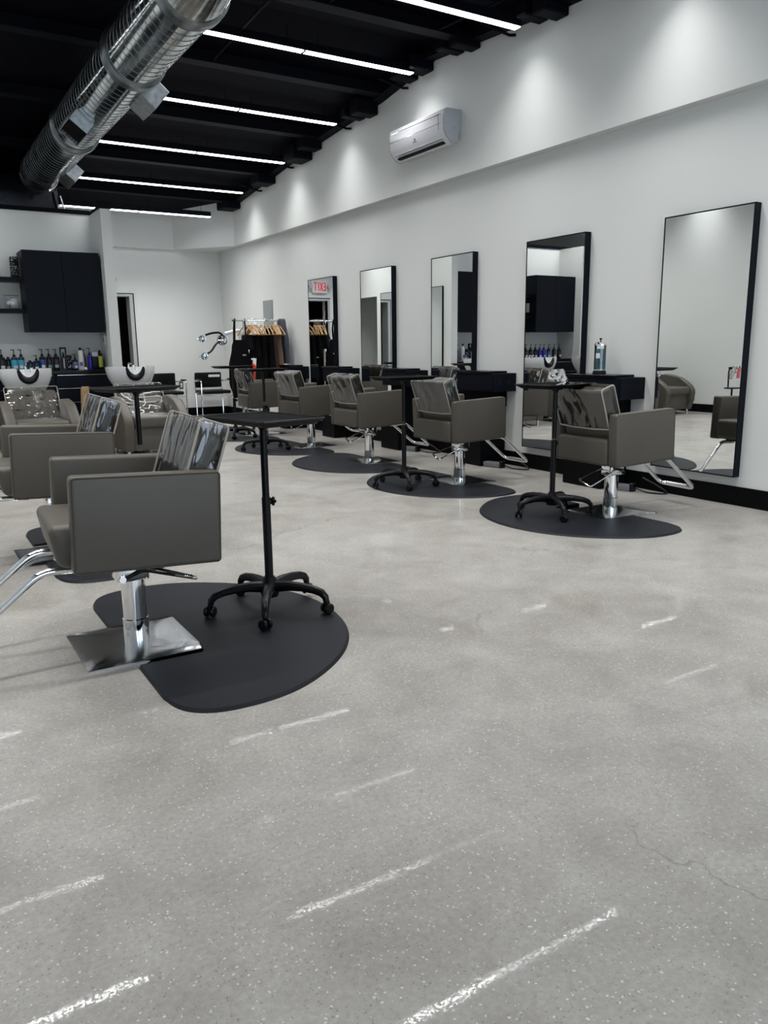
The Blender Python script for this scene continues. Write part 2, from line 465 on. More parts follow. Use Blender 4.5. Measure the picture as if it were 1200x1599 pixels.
# right wall: lower plane plus proud upper plane that turns the back corner on a chamfer
bm = NB(); box(bm, W, W + 0.2, FR - 0.2, BK + 0.2, 0, 2.9)
wall_right = struct('wall_right', bm, M['wall'])
bm = NB()
box(bm, WU, W + 0.2, FR, 12.5, 2.755, 4.35)
struct('wall_right_upper', bm, M['wall'])
bm = NB(); prism(bm, [(WU, 12.5), (4.17, 13.4), (4.17, BK + 0.2), (W + 0.2, BK + 0.2), (W + 0.2, 12.5)], 2.755, 4.35)
struct('wall_corner_upper', bm, M['wall'])
bm = NB(); box(bm, LW - 0.2, 4.17, 13.4, BK + 0.2, 2.755, 4.35)
struct('wall_back_upper', bm, M['wall'])

bm = NB()   # back wall with the doorway cut out (x 2.79..3.46, to z 2.03)
box(bm, 3.46, W, BK, BK + 0.2, 0, 2.9); box(bm, 2.4, 2.79, BK, BK + 0.2, 0, 2.9); box(bm, 2.79, 3.46, BK, BK + 0.2, 2.03, 2.9)
box(bm, LW - 0.2, 2.4, BK, BK + 0.2, 0, 2.9)
wall_back = struct('wall_back', bm, M['wall'])
bm = NB()   # room beyond the doorway, its darkness put into near-black walls
box(bm, 2.5, 3.8, BK + 1.4, BK + 1.5, 0, 2.4); box(bm, 2.4, 2.5, BK + 0.2, BK + 1.5, 0, 2.4); box(bm, 3.8, 3.9, BK + 0.2, BK + 1.5, 0, 2.4); box(bm, 2.4, 3.9, BK + 0.2, BK + 1.5, 2.4, 2.5)
struct('wall_storage', bm, M['dark_gap'])
bm = NB(); box(bm, LW - 0.2, LW, FR - 0.2, BK + 0.2, 0, 4.35)
struct('wall_left', bm, M['wall'])
bm = NB(); box(bm, -0.5, 2.402, SH, SH + 0.12, 0, 2.78); box(bm, LW, -0.5, SH, SH + 0.12, 0, 2.78)
struct('wall_shampoo', bm, M['wall'])
bm = NB(); box(bm, 2.285, 2.405, 10.1, 12.33, 0, 2.78); box(bm, 2.285, 2.405, 12.33, 13.4, 2.02, 2.78); box(bm, 2.285, 2.405, 13.3, 13.4, 0, 2.02)
wp = struct('wall_partition', bm, M['wall'])
bm = NB(); box(bm, 2.265, 2.415, 10.09, 10.22, 2.78, 2.87); obj('post_cap', bm, M['beam'], wp, smooth=0)
bm = NB(); box(bm, -0.5, -0.38, 10.1, SH, 0, 2.78)
struct('wall_alcove', bm, M['wall'])
bm = NB(); box(bm, -1.64, 2.285, SH - 0.015, SH + 0.14, 2.78, 2.83); box(bm, 2.285, 2.30, 10.22, SH, 2.78, 2.82)
struct('trim_1', bm, M['beam'])
bm = NB(); box(bm, -1.6, 2.28, 12.2, 12.3, 0, 3.05)     # near-black panel for the darkness of the back passage behind the alcove
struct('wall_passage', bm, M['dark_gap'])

# storefront behind the photographer: glazed openings that let daylight in
bm = NB()
for a, b in ((LW, -1.2), (0.5, 0.9), (2.6, 3.0), (4.6, W)): box(bm, a, b, FR - 0.2, FR, 0, 4.35)
box(bm, LW, W, FR - 0.2, FR, 2.7, 4.35); box(bm, LW, W, FR - 0.2, FR, 0, 0.25)
struct('wall_front', bm, M['wall'])
for i, (a, b) in enumerate(((-1.2, 0.5), (0.9, 2.6), (3.0, 4.6))):
    bm = NB()
    box(bm, a, a + 0.05, FR - 0.13, FR - 0.07, 0.25, 2.7); box(bm, b - 0.05, b, FR - 0.13, FR - 0.07, 0.25, 2.7)
    box(bm, a, b, FR - 0.13, FR - 0.07, 0.25, 0.30); box(bm, a, b, FR - 0.13, FR - 0.07, 2.65, 2.7)
    struct('window_%d' % (i + 1), bm, M['beam'])

# baseboards
def bb(name, boxes):
    bm = NB()
    for b in boxes: box(bm, *b, 0.003, 1)
    struct(name, bm, M['base_black'])
bb('baseboard_right', [(W - 0.014, W, FR, BK, 0, 0.135)])
bb('baseboard_back', [(3.52, W - 0.014, BK - 0.014, BK, 0, 0.135), (2.405, 2.73, BK - 0.014, BK, 0, 0.135)])
bb('baseboard_left', [(LW, LW + 0.014, FR, SH, 0, 0.135)])
bb('baseboard_partition', [(2.405, 2.419, 10.1, 12.33, 0, 0.135), (2.285, 2.405, 10.086, 10.1, 0, 0.135)])
bb('baseboard_alcove', [(-0.5, -0.38, 10.086, 10.1, 0, 0.135), (-0.514, -0.5, 10.086, SH, 0, 0.135), (LW, -0.514, SH - 0.014, SH, 0, 0.135)])

# doorway casing
bm = NB(); box(bm, 3.40, 3.46, BK - 0.03, BK + 0.2, 0, 2.03, 0.004, 1); box(bm, 2.79, 3.40, BK - 0.03, BK + 0.2, 1.99, 2.03, 0.004, 1); box(bm, 2.75, 2.79, BK - 0.03, BK + 0.1, 0, 2.03, 0.004, 1)
d1_ = struct('door_1', bm, M['casing'])
bm = NB(); box(bm, 3.46, 3.478, BK - 0.02, BK, 0, 2.045); box(bm, 2.735, 3.478, BK - 0.02, BK, 2.03, 2.045)
obj('outline_strip', bm, M['base_black'], d1_, smooth=0)  # black outline along the outer edge of the casing

# ------------------------------------------------------------------ ceiling lights
def make_light():
    t = thing('linear_light', 'x', 'light')
    bm = NB(); box(bm, -0.60, 0.60, -0.037, 0.037, 0.012, 0.085, 0.004, 1); obj('housing', bm, M['beam'], t, smooth=0)
    bm = NB(); box(bm, -0.598, 0.598, -0.035, 0.035, 0.004, 0.014, 0.003, 2); obj('diffuser', bm, M['led'], t)
    la = bpy.data.lights.new('strip_lens', 'AREA'); la.shape = 'RECTANGLE'; la.size = 1.18; la.size_y = 0.05
    la.energy = LED_W; la.spread = math.radians(112); la.color = (0.99, 0.99, 0.975)
    lo = bpy.data.objects.new('strip_lens', la); COL.objects.link(lo); lo.parent = t; lo.location = (0, 0, 0.0)
    for s in (-1, 1):
        bm = NB(); box(bm, min(s * .597, s * .6012), max(s * .597, s * .6012), -0.037, 0.037, 0.0, 0.085); obj('end_cap', bm, M['beam'], t, smooth=0)
    for s in (-0.45, 0.45):
        bm = NB(); tube(bm, [(s, 0, 0.08), (s, 0, 0.19)], 0.003, 6); obj('hanger_rod', bm, M['beam'], t)
    return t
rows = [(5.466, 3.677, 4.70), (7.04, 3.764, 4.70), (8.645, 3.66, 4.70), (10.10, 3.516, 4.70), (11.59, 3.384, 4.70), (12.36, 3.135, 4.46)]
rowname = ['nearest the camera, at the picture top', 'second from the camera', 'third from the camera', 'fourth from the camera', 'fifth from the camera', 'last, over the rear passage']
proto = make_light()
used = False
def put_light(x, y, z, label, group='linear ceiling lights', sx=1.0):
    global used
    o = proto if not used else copy_tree(proto)
    used = True
    o.location = (x, y, z); o.scale = (sx, 1, 1); o['label'] = label; o['group'] = group
for (y, z, xe), rn in zip(rows, rowname):
    L_ = 1.195 if y < 12 else 1.11
    sx = (L_ - 0.01) / 1.2
    put_light(xe - L_ / 2, y, z, 'white linear ceiling light, right-hand tube of row %s' % rn, sx=sx)
    put_light(xe - L_ * 1.5, y, z, 'white linear ceiling light, left-hand tube of row %s' % rn, sx=sx)
for y, z in ((3.95, 3.60), (2.45, 3.53), (0.95, 3.45)):  # last row is unseen, added to brighten the foreground floor
    for k in (0, 1):
        put_light(4.70 - 1.195 * (k + 0.5), y, z, 'unseen linear ceiling light above and behind the photographer')
for y, z in ((7.04, 3.764), (5.466, 3.677), (3.95, 3.60), (2.45, 3.53)):
    for k in (0, 1):
        lab = 'unseen linear ceiling light above and behind the photographer'
        if y > 7 and k == 0: lab = 'white linear ceiling light cut by the top left corner, left of the duct'
        put_light(1.13 - 1.195 * (k + 0.5), y, z, lab)

for y, z in ((8.645, 3.66), (10.10, 3.516)):
    for x in (-0.97, 0.22):
        put_light(x, y, z, 'linear ceiling light beyond the left edge of the picture')

# ------------------------------------------------------------------ spiral duct
DX, DZ, DR = 1.876, 3.385, 0.23
duct = thing('spiral_duct', 'large galvanised spiral air duct hanging under the black ceiling', 'duct', (DX, 0, DZ))
def cyl_y(bm, r_, y0, y1, seg=56, r2=None):
    lathe(bm, [(r_, y0), ((r2 or r_), y1)], seg, Matrix.Rotation(-PI / 2, 4, 'X'))
secs = [(5.32, 6.72), (6.72, 9.10), (9.10, 11.50)]
for a, b in secs:
    bm = NB(); cyl_y(bm, DR, a, b); s_ = obj('duct_section', bm, M['galv'], duct)
    bm = NB(); pts = []; n = int((b - a) / 0.105 * 36)
    for i in range(n + 1):
        y = a + 0.03 + (b - a - 0.06) * i / n; th = 2 * PI * i / 36
        pts.append((DR * math.cos(th), y, DR * math.sin(th)))
    tube(bm, pts, 0.0036, 5); obj('spiral_seam', bm, M['seam_metal'], s_)
for y in (5.32, 6.72, 9.10):
    bm = NB(); mt_ = Matrix.Rotation(-PI / 2, 4, 'X')
    lathe(bm, [(DR + .002, y - 0.055), (DR + 0.022, y - 0.04), (DR + 0.024, y + 0.04), (DR + .002, y + 0.055)], 56, mt_)
    obj('joint_collar', bm, M['collar'], duct)
bm = NB(); mt_ = Matrix.Rotation(-PI / 2, 4, 'X')
lathe(bm, [(DR + .005, 5.28), (DR - 0.005, 5.15), (DR - 0.05, 4.80), (DR - 0.055, 4.72)], 56, mt_)
obj('reducer', bm, M['galv'], duct)
bm = NB(); lathe(bm, [(DR - 0.05, 4.76), (DR - 0.03, 4.74), (DR - 0.03, 4.68), (DR - 0.05, 4.66)], 56, mt_); obj('joint_collar', bm, M['collar'], duct)
bm = NB(); cyl_y(bm, DR - 0.055, 2.2, 4.72); obj('duct_section', bm, M['galv'], duct)
bm = NB(); lathe(bm, [(DR, 11.46), (DR + 0.015, 11.48), (DR + 0.015, 11.52), (0.0, 11.53)], 56, mt_); obj('end_cap', bm, M['galv'], duct)
def register(ang, y0, y1, tw, depth, opened):
    """sheet metal outlet box on the duct side, radial direction at angle ang"""
    R_ = Matrix.Rotation(-ang, 4, 'Y')
    bm = NB(); i0, i1 = DR - 0.03, DR + depth
    if not opened:
        box(bm, i0, i1, y0, y1, -tw / 2, tw / 2, 0.003, 1, R_)
        o = obj('outlet_box', bm, M['galv_matt'], duct, smooth=0)
    else:
        for b in ((i0, i1, y0, y0 + .006, -tw / 2, tw / 2), (i0, i1, y1 - .006, y1, -tw / 2, tw / 2), (i0, i1, y0, y1, -tw / 2, -tw / 2 + .006), (i0, i1, y0, y1, tw / 2 - .006, tw / 2)):
            box(bm, *b, 0, 1, R_)
        o = obj('outlet_box', bm, M['galv_matt'], duct, smooth=0)
        bm = NB(); box(bm, i1 - 0.045, i1 - 0.035, y0 + .006, y1 - .006, -tw / 2 + .006, tw / 2 - .006, 0, 1, R_); obj('grille_back', bm, M['dark_gap'], o, smooth=0)
        bm = NB()
        for k in range(7):
            zz = -tw / 2 + tw * (k + 0.5) / 7
            box(bm, i1 - 0.03, i1 - 0.008, y0 + .006, y1 - .006, zz - .002, zz + .002, 0, 1, R_)
        obj('louvre', bm, M['beam'], o, smooth=0)
register(math.radians(-40), 6.95, 7.35, 0.19, 0.13, False)
register(math.radians(-128), 8.00, 8.50, 0.20, 0.09, True)
register(math.radians(-40), 10.35, 10.85, 0.17, 0.12, False)
for y in (6.0, 8.0, 10.0):
    bm = NB()
    for s in (-1, 1): tube(bm, [(s * DR * 0.8, y, DR * 0.62), (s * 0.02, y, deck_z(y) - DZ)], 0.003, 6)
    obj('hanger_wire', bm, M['beam'], duct)

# air handler and wrapped flexible ducts behind the duct end
ah = thing('air_handler', 'black wrapped air handler unit above the shampoo alcove wall', 'air handler', (1.2, 12.35, 2.95))
bm = NB(); box(bm, -0.65, 0.98, -0.35, 0.35, 0.0, 0.42, 0.02, 2); obj('casing', bm, M['foil'], ah)
bm = NB(); box(bm, -0.9, 1.35, -0.42, -0.36, -0.09, -0.03, 0.0); box(bm, -0.9, 1.35, 0.36, 0.42, -0.09, -0.03); obj('rail', bm, M['beam'], ah, smooth=0)
bm = NB(); tube(bm, [(0.92, -0.36, 0.30), (0.95, -0.36, 0.10), (0.93, -0.37, -0.03)], 0.02, 8); obj('refrigerant_pipe', bm, M['foil'], ah)
bm = NB(); tube(bm, [(1.0, -0.36, 0.26), (1.05, -0.36, 0.02), (1.02, -0.37, -0.03)], 0.012, 8); obj('drain_pipe', bm, M['silver_foil'], ah)
fx = thing('flexible_duct', 'crumpled silver foil flexible duct at the left picture edge', 'duct', (0.86, 11.0, 3.1))
bm = NB(); pts = [(0.0 + 0.04 * math.sin(k * .5), 0.02 * k, 0.34 - 0.05 * k) for k in range(10)]
tube(bm, pts, 0.07, 16, radii=[0.075 + 0.012 * (k % 2) for k in range(10)]); obj('foil_sleeve', bm, M['silver_foil'], fx)
bm = NB(); tube(bm, [(0, 0, 0.30), (0, 0, 0.62)], 0.004, 6); obj('hanger_wire', bm, M['beam'], fx)

# ------------------------------------------------------------------ wall mounted air conditioner
ac = thing('air_conditioner', 'white split air conditioner high on the right wall', 'air conditioner', (WU, 6.98, 3.04))
prof = [(0, 0.04), (-0.05, 0.0), (-0.10, -0.005), (-0.165, 0.045), (-0.20, 0.10), (-0.208, 0.20), (-0.195, 0.285), (-0.17, 0.30), (0, 0.30)]
MXZ = Matrix(((1, 0, 0, 0), (0, 0, 1, 0), (0, 1, 0, 0), (0, 0, 0, 1)))
bm = NB(); prism(bm, prof, -0.47, 0.47, MXZ, 0.006, 2); obj('casing', bm, M['white_plastic'], ac, smooth=30)
for s in (-1, 1):
    bm = NB(); p2 = [(x * 1.0 + (0.004 if x < -.1 else 0), z) for x, z in prof]
    prism(bm, p2, s * 0.47, s * 0.495, MXZ, 0.006, 2); obj('side_cover', bm, M['grey_plastic'], ac, smooth=30)
bm = NB(); tube(bm, [(-0.214, -0.455, 0.245), (-0.214, 0.46, 0.245)], 0.003, 6); tube(bm, [(-0.214, -0.455, 0.165), (-0.214, 0.46, 0.165)], 0.002, 6)
tube(bm, [(-0.211, -0.415, 0.11), (-0.214, -0.415, 0.25)], 0.002, 6); obj('panel_line', bm, M['chrome'], ac)
bm = NB(); box(bm, -0.149, -0.109, -0.40, 0.40, 0.003, 0.02, 0, 1, None); obj('air_slot', bm, M['dark_gap'], ac, smooth=0)
bm = NB(); box(bm, -0.185, -0.155, -0.42, 0.42, 0.035, 0.043, 0.003, 1, T((0, 0, 0))); obj('flap', bm, M['slat'], ac)
bm = NB()
for yy, zz, s_ in ((0.0, 0.115, .016), (-0.022, 0.093, .010), (0.0, 0.093, .010), (0.022, 0.093, .010)): box(bm, -0.2075, -0.2035, yy - s_ / 2, yy + s_ / 2, zz - s_ * .45, zz + s_ * .45)
obj('maker_emblem', bm, M['logo_blue'], ac, smooth=0)
bm = NB(); box(bm, -0.09, -0.075, -0.498, -0.494, 0.12, 0.135); box(bm, -0.03, -0.02, -0.498, -0.494, 0.03, 0.09); obj('side_mark', bm, M['panel_grey'], ac, smooth=0)

# ------------------------------------------------------------------ tall mirrors
def mirror(y0, y1, z0, z1, xw, sgn, label, group='tall black framed mirrors', d=0.063):
    """sgn -1: faces -X (on right wall)"""
    t = thing('wall_mirror', label, 'mirror', (xw, (y0 + y1) / 2, z0), 0 if sgn < 0 else PI, group)
    hw = (y1 - y0) / 2; h = z1 - z0; fw = 0.009
    bm = NB()
    box(bm, -d, 0, -hw, -hw + fw, 0, h, 0.001, 1); box(bm, -d, 0, hw - fw, hw, 0, h, 0.001, 1)
    box(bm, -d, 0, -hw + fw, hw - fw, 0, fw, 0.001, 1); box(bm, -d, 0, -hw + fw, hw - fw, h - fw, h, 0.001, 1)
    obj('frame', bm, M['navy'], t, smooth=0)
    bm = NB(); box(bm, -d + 0.003, -d + 0.008, -hw + fw, hw - fw, fw, h - fw); obj('glass', bm, M['mirror'], t, smooth=0)
    bm = NB(); box(bm, -d + 0.008, -0.002, -hw + fw, hw - fw, fw, h - fw); obj('back_board', bm, M['navy'], t, smooth=0)
for (a, b), lab in zip([(3.335, 4.06), (4.84, 5.555), (6.325, 7.04), (7.82, 8.54), (9.24, 9.97)],
                       ['tall black framed wall mirror nearest the camera, at the right picture edge', 'tall black framed mirror directly left of the blue disinfectant jar',
                        'tall black framed mirror third from the camera, in the middle of the right wall', 'tall black framed mirror fourth from the camera, second from the clothes rack',
                        'tall black framed mirror farthest away, beside the clothes rack, showing the exit sign']):
    mirror(a, b, 0.205, 2.035, W, -1, lab)
mirror(10.30, 11.01, 0.80, 2.06, 2.405, 1, 'framed mirror on the far side of the white partition, nearer one', d=0.03)
mirror(11.45, 12.16, 0.80, 2.06, 2.405, 1, 'framed mirror on the far side of the white partition, farther one', d=0.03)

# ------------------------------------------------------------------ styling stations
def station(y0, y1, label, slots=False):
    t = thing('styling_station', label, 'station', (W, y0, 0), 0, 'black wall styling stations')
    L_ = y1 - y0
    bm = NB(); box(bm, -0.275, 0, 0, L_, 0.71, 0.878, 0.003, 1); o = obj('drawer_box', bm, M['navy'], t, smooth=0)
    bm = NB(); box(bm, -0.2795, -0.276, 0.012, L_ - 0.012, 0.722, 0.862, 0.001, 1); obj('drawer_front', bm, M['navy'], o, smooth=0)
    bm = NB(); box(bm, -0.29, -0.07, 0.05, L_ + 0.015, 0.879, 0.899, 0.003, 1); obj('top_board', bm, M['counter'], t, smooth=0)
    bm = NB(); box(bm, -0.315, -0.015, 0.13, L_ - 0.02, 0.003, 0.56, 0.003, 1); obj('pedestal_cabinet', bm, M['base_black'], t, smooth=0)
    bm = NB(); box(bm, -0.19, -0.001, 0.13, L_ - 0.05, 0.56, 0.71, 0.002, 1); obj('back_riser', bm, M['base_black'], t, smooth=0)
    if slots:
        bm = NB()
        for x in (-0.205, -0.09): box(bm, x - 0.015, x + 0.015, -0.002, 0.001, 0.775, 0.815, 0.0005, 1)
        obj('tool_hole', bm, M['dark_gap'], o, smooth=0)
station(4.205, 4.77, 'black wall styling station holding the blue disinfectant jar')
station(5.722, 6.29, 'black wall styling station with two tool holes, second from the camera', True)
station(7.182, 7.70, 'black wall styling station third from the camera')
station(8.694, 9.18, 'black wall styling station fourth from the camera, beside the farthest mirror')
station(10.13, 10.52, 'black wall styling station farthest away, in front of the clothes rack')

# ------------------------------------------------------------------ disinfectant jar
j = thing('disinfectant_jar', 'tall clear jar of blue disinfectant on the black station top', 'jar', (4.855, 4.56, 0.899))
bm = NB(); lathe(bm, [(0, 0.0), (0.055, 0.0), (0.055, 0.012), (0.046, 0.028), (0.0, 0.028)], 24); obj('jar_foot', bm, M['plastic_black'], j)
bm = NB(); lathe(bm, [(0.041, 0.036), (0.041, 0.20)], 24); obj('blue_liquid', bm, M['blue_liquid'], j)
bm = NB(); lathe(bm, [(0.046, 0.029), (0.046, 0.228)], 28, cap=False); obj('glass_wall', bm, M['jar_glass'], j)
bm = NB(); lathe(bm, [(0.049, 0.226), (0.049, 0.236), (0.03, 0.25), (0.012, 0.258), (0.0, 0.258)], 24); obj('lid', bm, M['chrome'], j)
bm = NB(); lathe(bm, [(0.004, 0.256), (0.004, 0.268), (0.011, 0.272), (0.011, 0.282), (0, 0.284)], 12); obj('lid_knob', bm, M['plastic_black'], j)
bm = NB(); box(bm, -0.012, 0.006, -0.006, 0.010, 0.045, 0.13, 0.003, 1); box(bm, 0.010, 0.016, -0.02, -0.012, 0.045, 0.17, 0.002, 1); obj('comb_basket', bm, M['plastic_black'], j)
bm = NB(); box(bm, -0.0485, -0.0470, -0.012, 0.020, 0.125, 0.165, 0, 1, Matrix.Rotation(0.5, 4, 'Z')); obj('paper_label', bm, M['paper'], j, smooth=0)

# ------------------------------------------------------------------ salon chairs
PV = 0.375
def chair_upper(root):
    up = []
    def add(name, bm, mt, parent=None):
        o = obj(name, bm, mt, parent or root)
        if parent is None: up.append(o); o.location = (0, 0, PV)
        return o
    for s in (-1, 1):
        bm = NB(); y0, y1 = (s * 0.235, s * 0.312) if s > 0 else (s * 0.312, s * 0.235)
        box(bm, -0.268, 0.245, y0, y1, 0.0, 0.338, 0.017, 4)
        a = add('arm', bm, M['leather'])
        yo = s * 0.3085
        bm = NB(); pts = []
        for (cx_, cz_, a0) in ((0.229, 0.322, 0), (-0.252, 0.322, 90), (-0.252, 0.016, 180), (0.229, 0.016, 270)):
            for k in range(4):
                an = math.radians(a0 + 30 * k); pts.append((cx_ + 0.012 * math.cos(an), yo, cz_ + 0.012 * math.sin(an)))
        tube(bm, pts, 0.0022, 5, closed=True); add('stitching', bm, M['seam'], a)
    bm = NB(); box(bm, -0.17, 0.315, -0.2335, 0.2335, 0.005, 0.160, 0.034, 5)
    for v in bm.verts:
        if v.co.x > 0.2: v.co.x -= (0.16 - v.co.z) * 0.22
        v.co.z += 0.006 * math.cos(v.co.y / 0.2335 * PI / 2) * (1 if v.co.z > 0.1 else 0)
    add('seat', bm, M['leather'])
    bm = NB(); box(bm, -0.283, -0.19, -0.2335, 0.2335, 0.002, 0.175, 0.022, 4); add('lower_back_rail', bm, M['leather'])
    bm = NB(); box(bm, -0.20, 0.20, -0.20, 0.20, -0.012, 0.006, 0.004, 1); add('seat_frame', bm, M['plastic_black'])
    LEAN = T((-0.128, 0, 0.145)) @ Matrix.Rotation(math.radians(-16), 4, 'Y')
    bm = NB(); t = bmesh.new(); box(t, -0.082, 0.0, -0.222, 0.222, 0, 0.375, 0.022, 4); merge(bm, t, LEAN)
    bk = add('backrest', bm, M['leather'])
    # clear vinyl cover, sagging and wrinkled
    t = bmesh.new(); bmesh.ops.create_cube(t, size=1)
    bmesh.ops.delete(t, geom=[f_ for f_ in t.faces if f_.normal.z < -0.5], context='FACES')
    bmesh.ops.subdivide_edges(t, edges=t.edges[:], cuts=22, use_grid_fill=True)
    for v in t.verts:
        n_ = v.co.copy()
        p_ = Vector((-0.041 + n_.x * 0.108, n_.y * 0.462, 0.255 + n_.z * 0.262))
        ed = max(0, 1 - max(abs(n_.x), abs(n_.y) if abs(n_.x) < .499 else 0) * 0)
        amp = 0.007 * (1 - max(abs(n_.z + 0) * 0.6, 0))
        k = noise.noise(Vector((n_.x * 3, n_.y * 9, n_.z * 2.6)) + Vector((5, 3, 1))) * amp
        on = 0
        if abs(n_.x) > .499: p_.x += (k + 0.003 * math.cos(n_.y * PI)) * (1 if n_.x > 0 else -1) * math.cos(n_.y * PI * .96)
        if abs(n_.y) > .499: p_.y += k * (1 if n_.y > 0 else -1) * math.cos(n_.x * PI * .96)
        v.co = p_
    bm = NB(); merge(bm, t, LEAN); cv = add('vinyl_cover', bm, M['film'])
    bm = NB()
    for s in (-1, 1):
        y = s * 0.233
        pth = smooth_path([(0.013, y, 0.124), (0.013, y, 0.387), (-0.095, y, 0.387), (-0.095, y, 0.124)], 0.02, 4)
        t = bmesh.new(); tube(t, pth, 0.0045, 6); merge(bm, t, LEAN)
    for x in (0.014, -0.096):
        t = bmesh.new(); tube(t, [(x, -0.233, 0.124), (x * 1.06, -0.1, 0.119), (x * 1.06, 0.1, 0.119), (x, 0.233, 0.124)], 0.0055, 6); merge(bm, t, LEAN)
    add('piping', bm, M['piping'], cv)
    # footrest
    bm = NB()
    pth = smooth_path([(0.16, 0.155, -0.012), (0.33, 0.155, -0.012), (0.63, 0.155, -0.275), (0.65, -0.155, -0.285), (0.33, -0.155, -0.012), (0.16, -0.155, -0.012)], 0.05, 6)
    pth = smooth_path([(0.16, 0.155, -0.014), (0.335, 0.155, -0.014), (0.625, 0.155, -0.27), (0.625, -0.155, -0.27), (0.335, -0.155, -0.014), (0.16, -0.155, -0.014)], 0.05, 6)
    tube(bm, pth, 0.0135, 12); fr = add('footrest', bm, M['chrome'])
    bm = NB(); t = bmesh.new(); box(t, 0.600, 0.632, -0.10, 0.10, -0.256, -0.250, 0.002, 1); merge(bm, t); add('foot_tread', bm, M['brushed'], fr)
    return up
def make_chair():
    t = thing('salon_chair', 'x', 'chair')
    # domed chrome base plate
    bm = NB(); n = 20; g = [[None] * (n + 1) for _ in range(n + 1)]
    for i in range(n + 1):
        for k in range(n + 1):
            u, v = -1 + 2 * i / n, -1 + 2 * k / n
            uu = u * math.sqrt(1 - 0.06 * v * v) ; vv = v * math.sqrt(1 - 0.06 * u * u)
            e = max(abs(u), abs(v)); z = 0.006 + 0.016 * (1 - e ** 2.6) ** 0.8 * 0.9
            g[i][k] = bm.verts.new((u * 0.23, v * 0.218, z))
    for i in range(n):
        for k in range(n): bm.faces.new((g[i][k], g[i + 1][k], g[i + 1][k + 1], g[i][k + 1]))
    rim = [g[i][0] for i in range(n + 1)] + [g[n][k] for k in range(1, n + 1)] + [g[i][n] for i in range(n - 1, -1, -1)] + [g[0][k] for k in range(n - 1, 0, -1)]
    low = [bm.verts.new((v.co.x, v.co.y, 0.0)) for v in rim]
    for i in range(len(rim)): bm.faces.new((rim[i], rim[(i + 1) % len(rim)], low[(i + 1) % len(rim)], low[i]))
    bm.faces.new(low)
    obj('base_plate', bm, M['brushed'], t, smooth=25)
    bm = NB(); lathe(bm, [(0.0, 0.012), (0.050, 0.012), (0.050, 0.105), (0.046, 0.108), (0.046, 0.30), (0.040, 0.302), (0.040, 0.362), (0, 0.362)], 32)
    obj('hydraulic_column', bm, M['chrome'], t)
    bm = NB(); box(bm, -0.055, 0.068, -0.05, 0.05, 0.262, 0.366, 0.012, 3); obj('pump_housing', bm, M['chrome'], t)
    bm = NB(); pth = smooth_path([(0.05, 0.05, 0.275), (-0.03, 0.062, 0.305), (-0.23, 0.075, 0.242), (-0.262, -0.06, 0.212), (-0.03, -0.062, 0.300), (0.05, -0.05, 0.275)], 0.02, 4)
    tube(bm, pth, 0.006, 8); tube(bm, [(0.05, -0.062, 0.278), (0.05, 0.062, 0.278)], 0.013, 12); obj('pump_lever', bm, M['chrome'], t)
    ups = chair_upper(t)
    return t
chair0 = make_chair()
UPPER = ('arm', 'seat', 'lower_back_rail', 'seat_frame', 'backrest', 'vinyl_cover', 'footrest')
def place_chair(o, x, y, rz, dyaw, label, group):
    o.location = (x, y, 0); o.rotation_euler = (0, 0, rz); o['label'] = label; o['group'] = group
    for ch in o.children:
        if ch.name.split('.')[0] in UPPER: ch.rotation_euler = (0, math.radians(-2.3), math.radians(dyaw))
G1, G2 = 'taupe salon chairs along the right wall', 'taupe salon chairs on the left'
spots = [(4.08, 3.68, 0, -4, 'taupe salon chair of the right row nearest the camera, before the closest mirror', G1),
         (4.01, 5.30, 0, 0, 'taupe salon chair of the right row, second from the camera', G1),
         (4.00, 6.80, 0, 0, 'taupe salon chair of the right row, third from the camera, in the middle', G1),
         (4.10, 8.32, 0, 2, 'taupe salon chair of the right row, fourth from the camera', G1),
         (4.18, 9.90, 0, -6, 'taupe salon chair of the right row farthest away, beside the clothes rack', G1),
         (0.690, 3.005, PI, -3, 'large taupe salon chair in the left foreground on the nearest black mat', G2),
         (0.690, 4.64, PI, -2, 'taupe salon chair at the left edge, behind the foreground chair', G2)]
for i, s in enumerate(spots):
    o = chair0 if i == 0 else copy_tree(chair0)
    place_chair(o, *s)

# ------------------------------------------------------------------ anti-fatigue mats
def mat_poly(notch=True):
    half = [(0.0, 0.42), (0.004, 0.56), (0.03, 0.655), (0.09, 0.715), (0.18, 0.742), (0.30, 0.742), (0.42, 0.712), (0.55, 0.64), (0.68, 0.53), (0.78, 0.40), (0.85, 0.25), (0.885, 0.10), (0.89, 0.0)]
    up = [(0.0, 0.235)] + half
    out = [(0.255, 0.0), (0.255, 0.20), (0.24, 0.235)] + [(0.0, 0.235)] + half
    low = [(x, -y) for x, y in out[::-1] if y != 0]
    pts = out + low
    return pts
def catmull(pts, n=4):
    out = []
    m_ = len(pts)
    for i in range(m_):
        p0, p1, p2, p3 = [Vector(pts[(i + k - 1) % m_]) for k in range(4)]
        for k in range(n):
            t = k / n
            out.append(0.5 * ((2 * p1) + (p2 - p0) * t + (2 * p0 - 5 * p1 + 4 * p2 - p3) * t * t + (3 * p1 - p0 - 3 * p2 + p3) * t ** 3))
    return out
mp = mat_poly()
curve_part = catmull([(p[0], p[1]) for p in mp[4:-3]], 4)
seq = mp[:4] + [(v.x, v.y) for v in curve_part[:-4]] + mp[-4:]
clean = []
for p_ in seq:
    if not clean or (abs(p_[0] - clean[-1][0]) + abs(p_[1] - clean[-1][1])) > 1e-4: clean.append(p_)
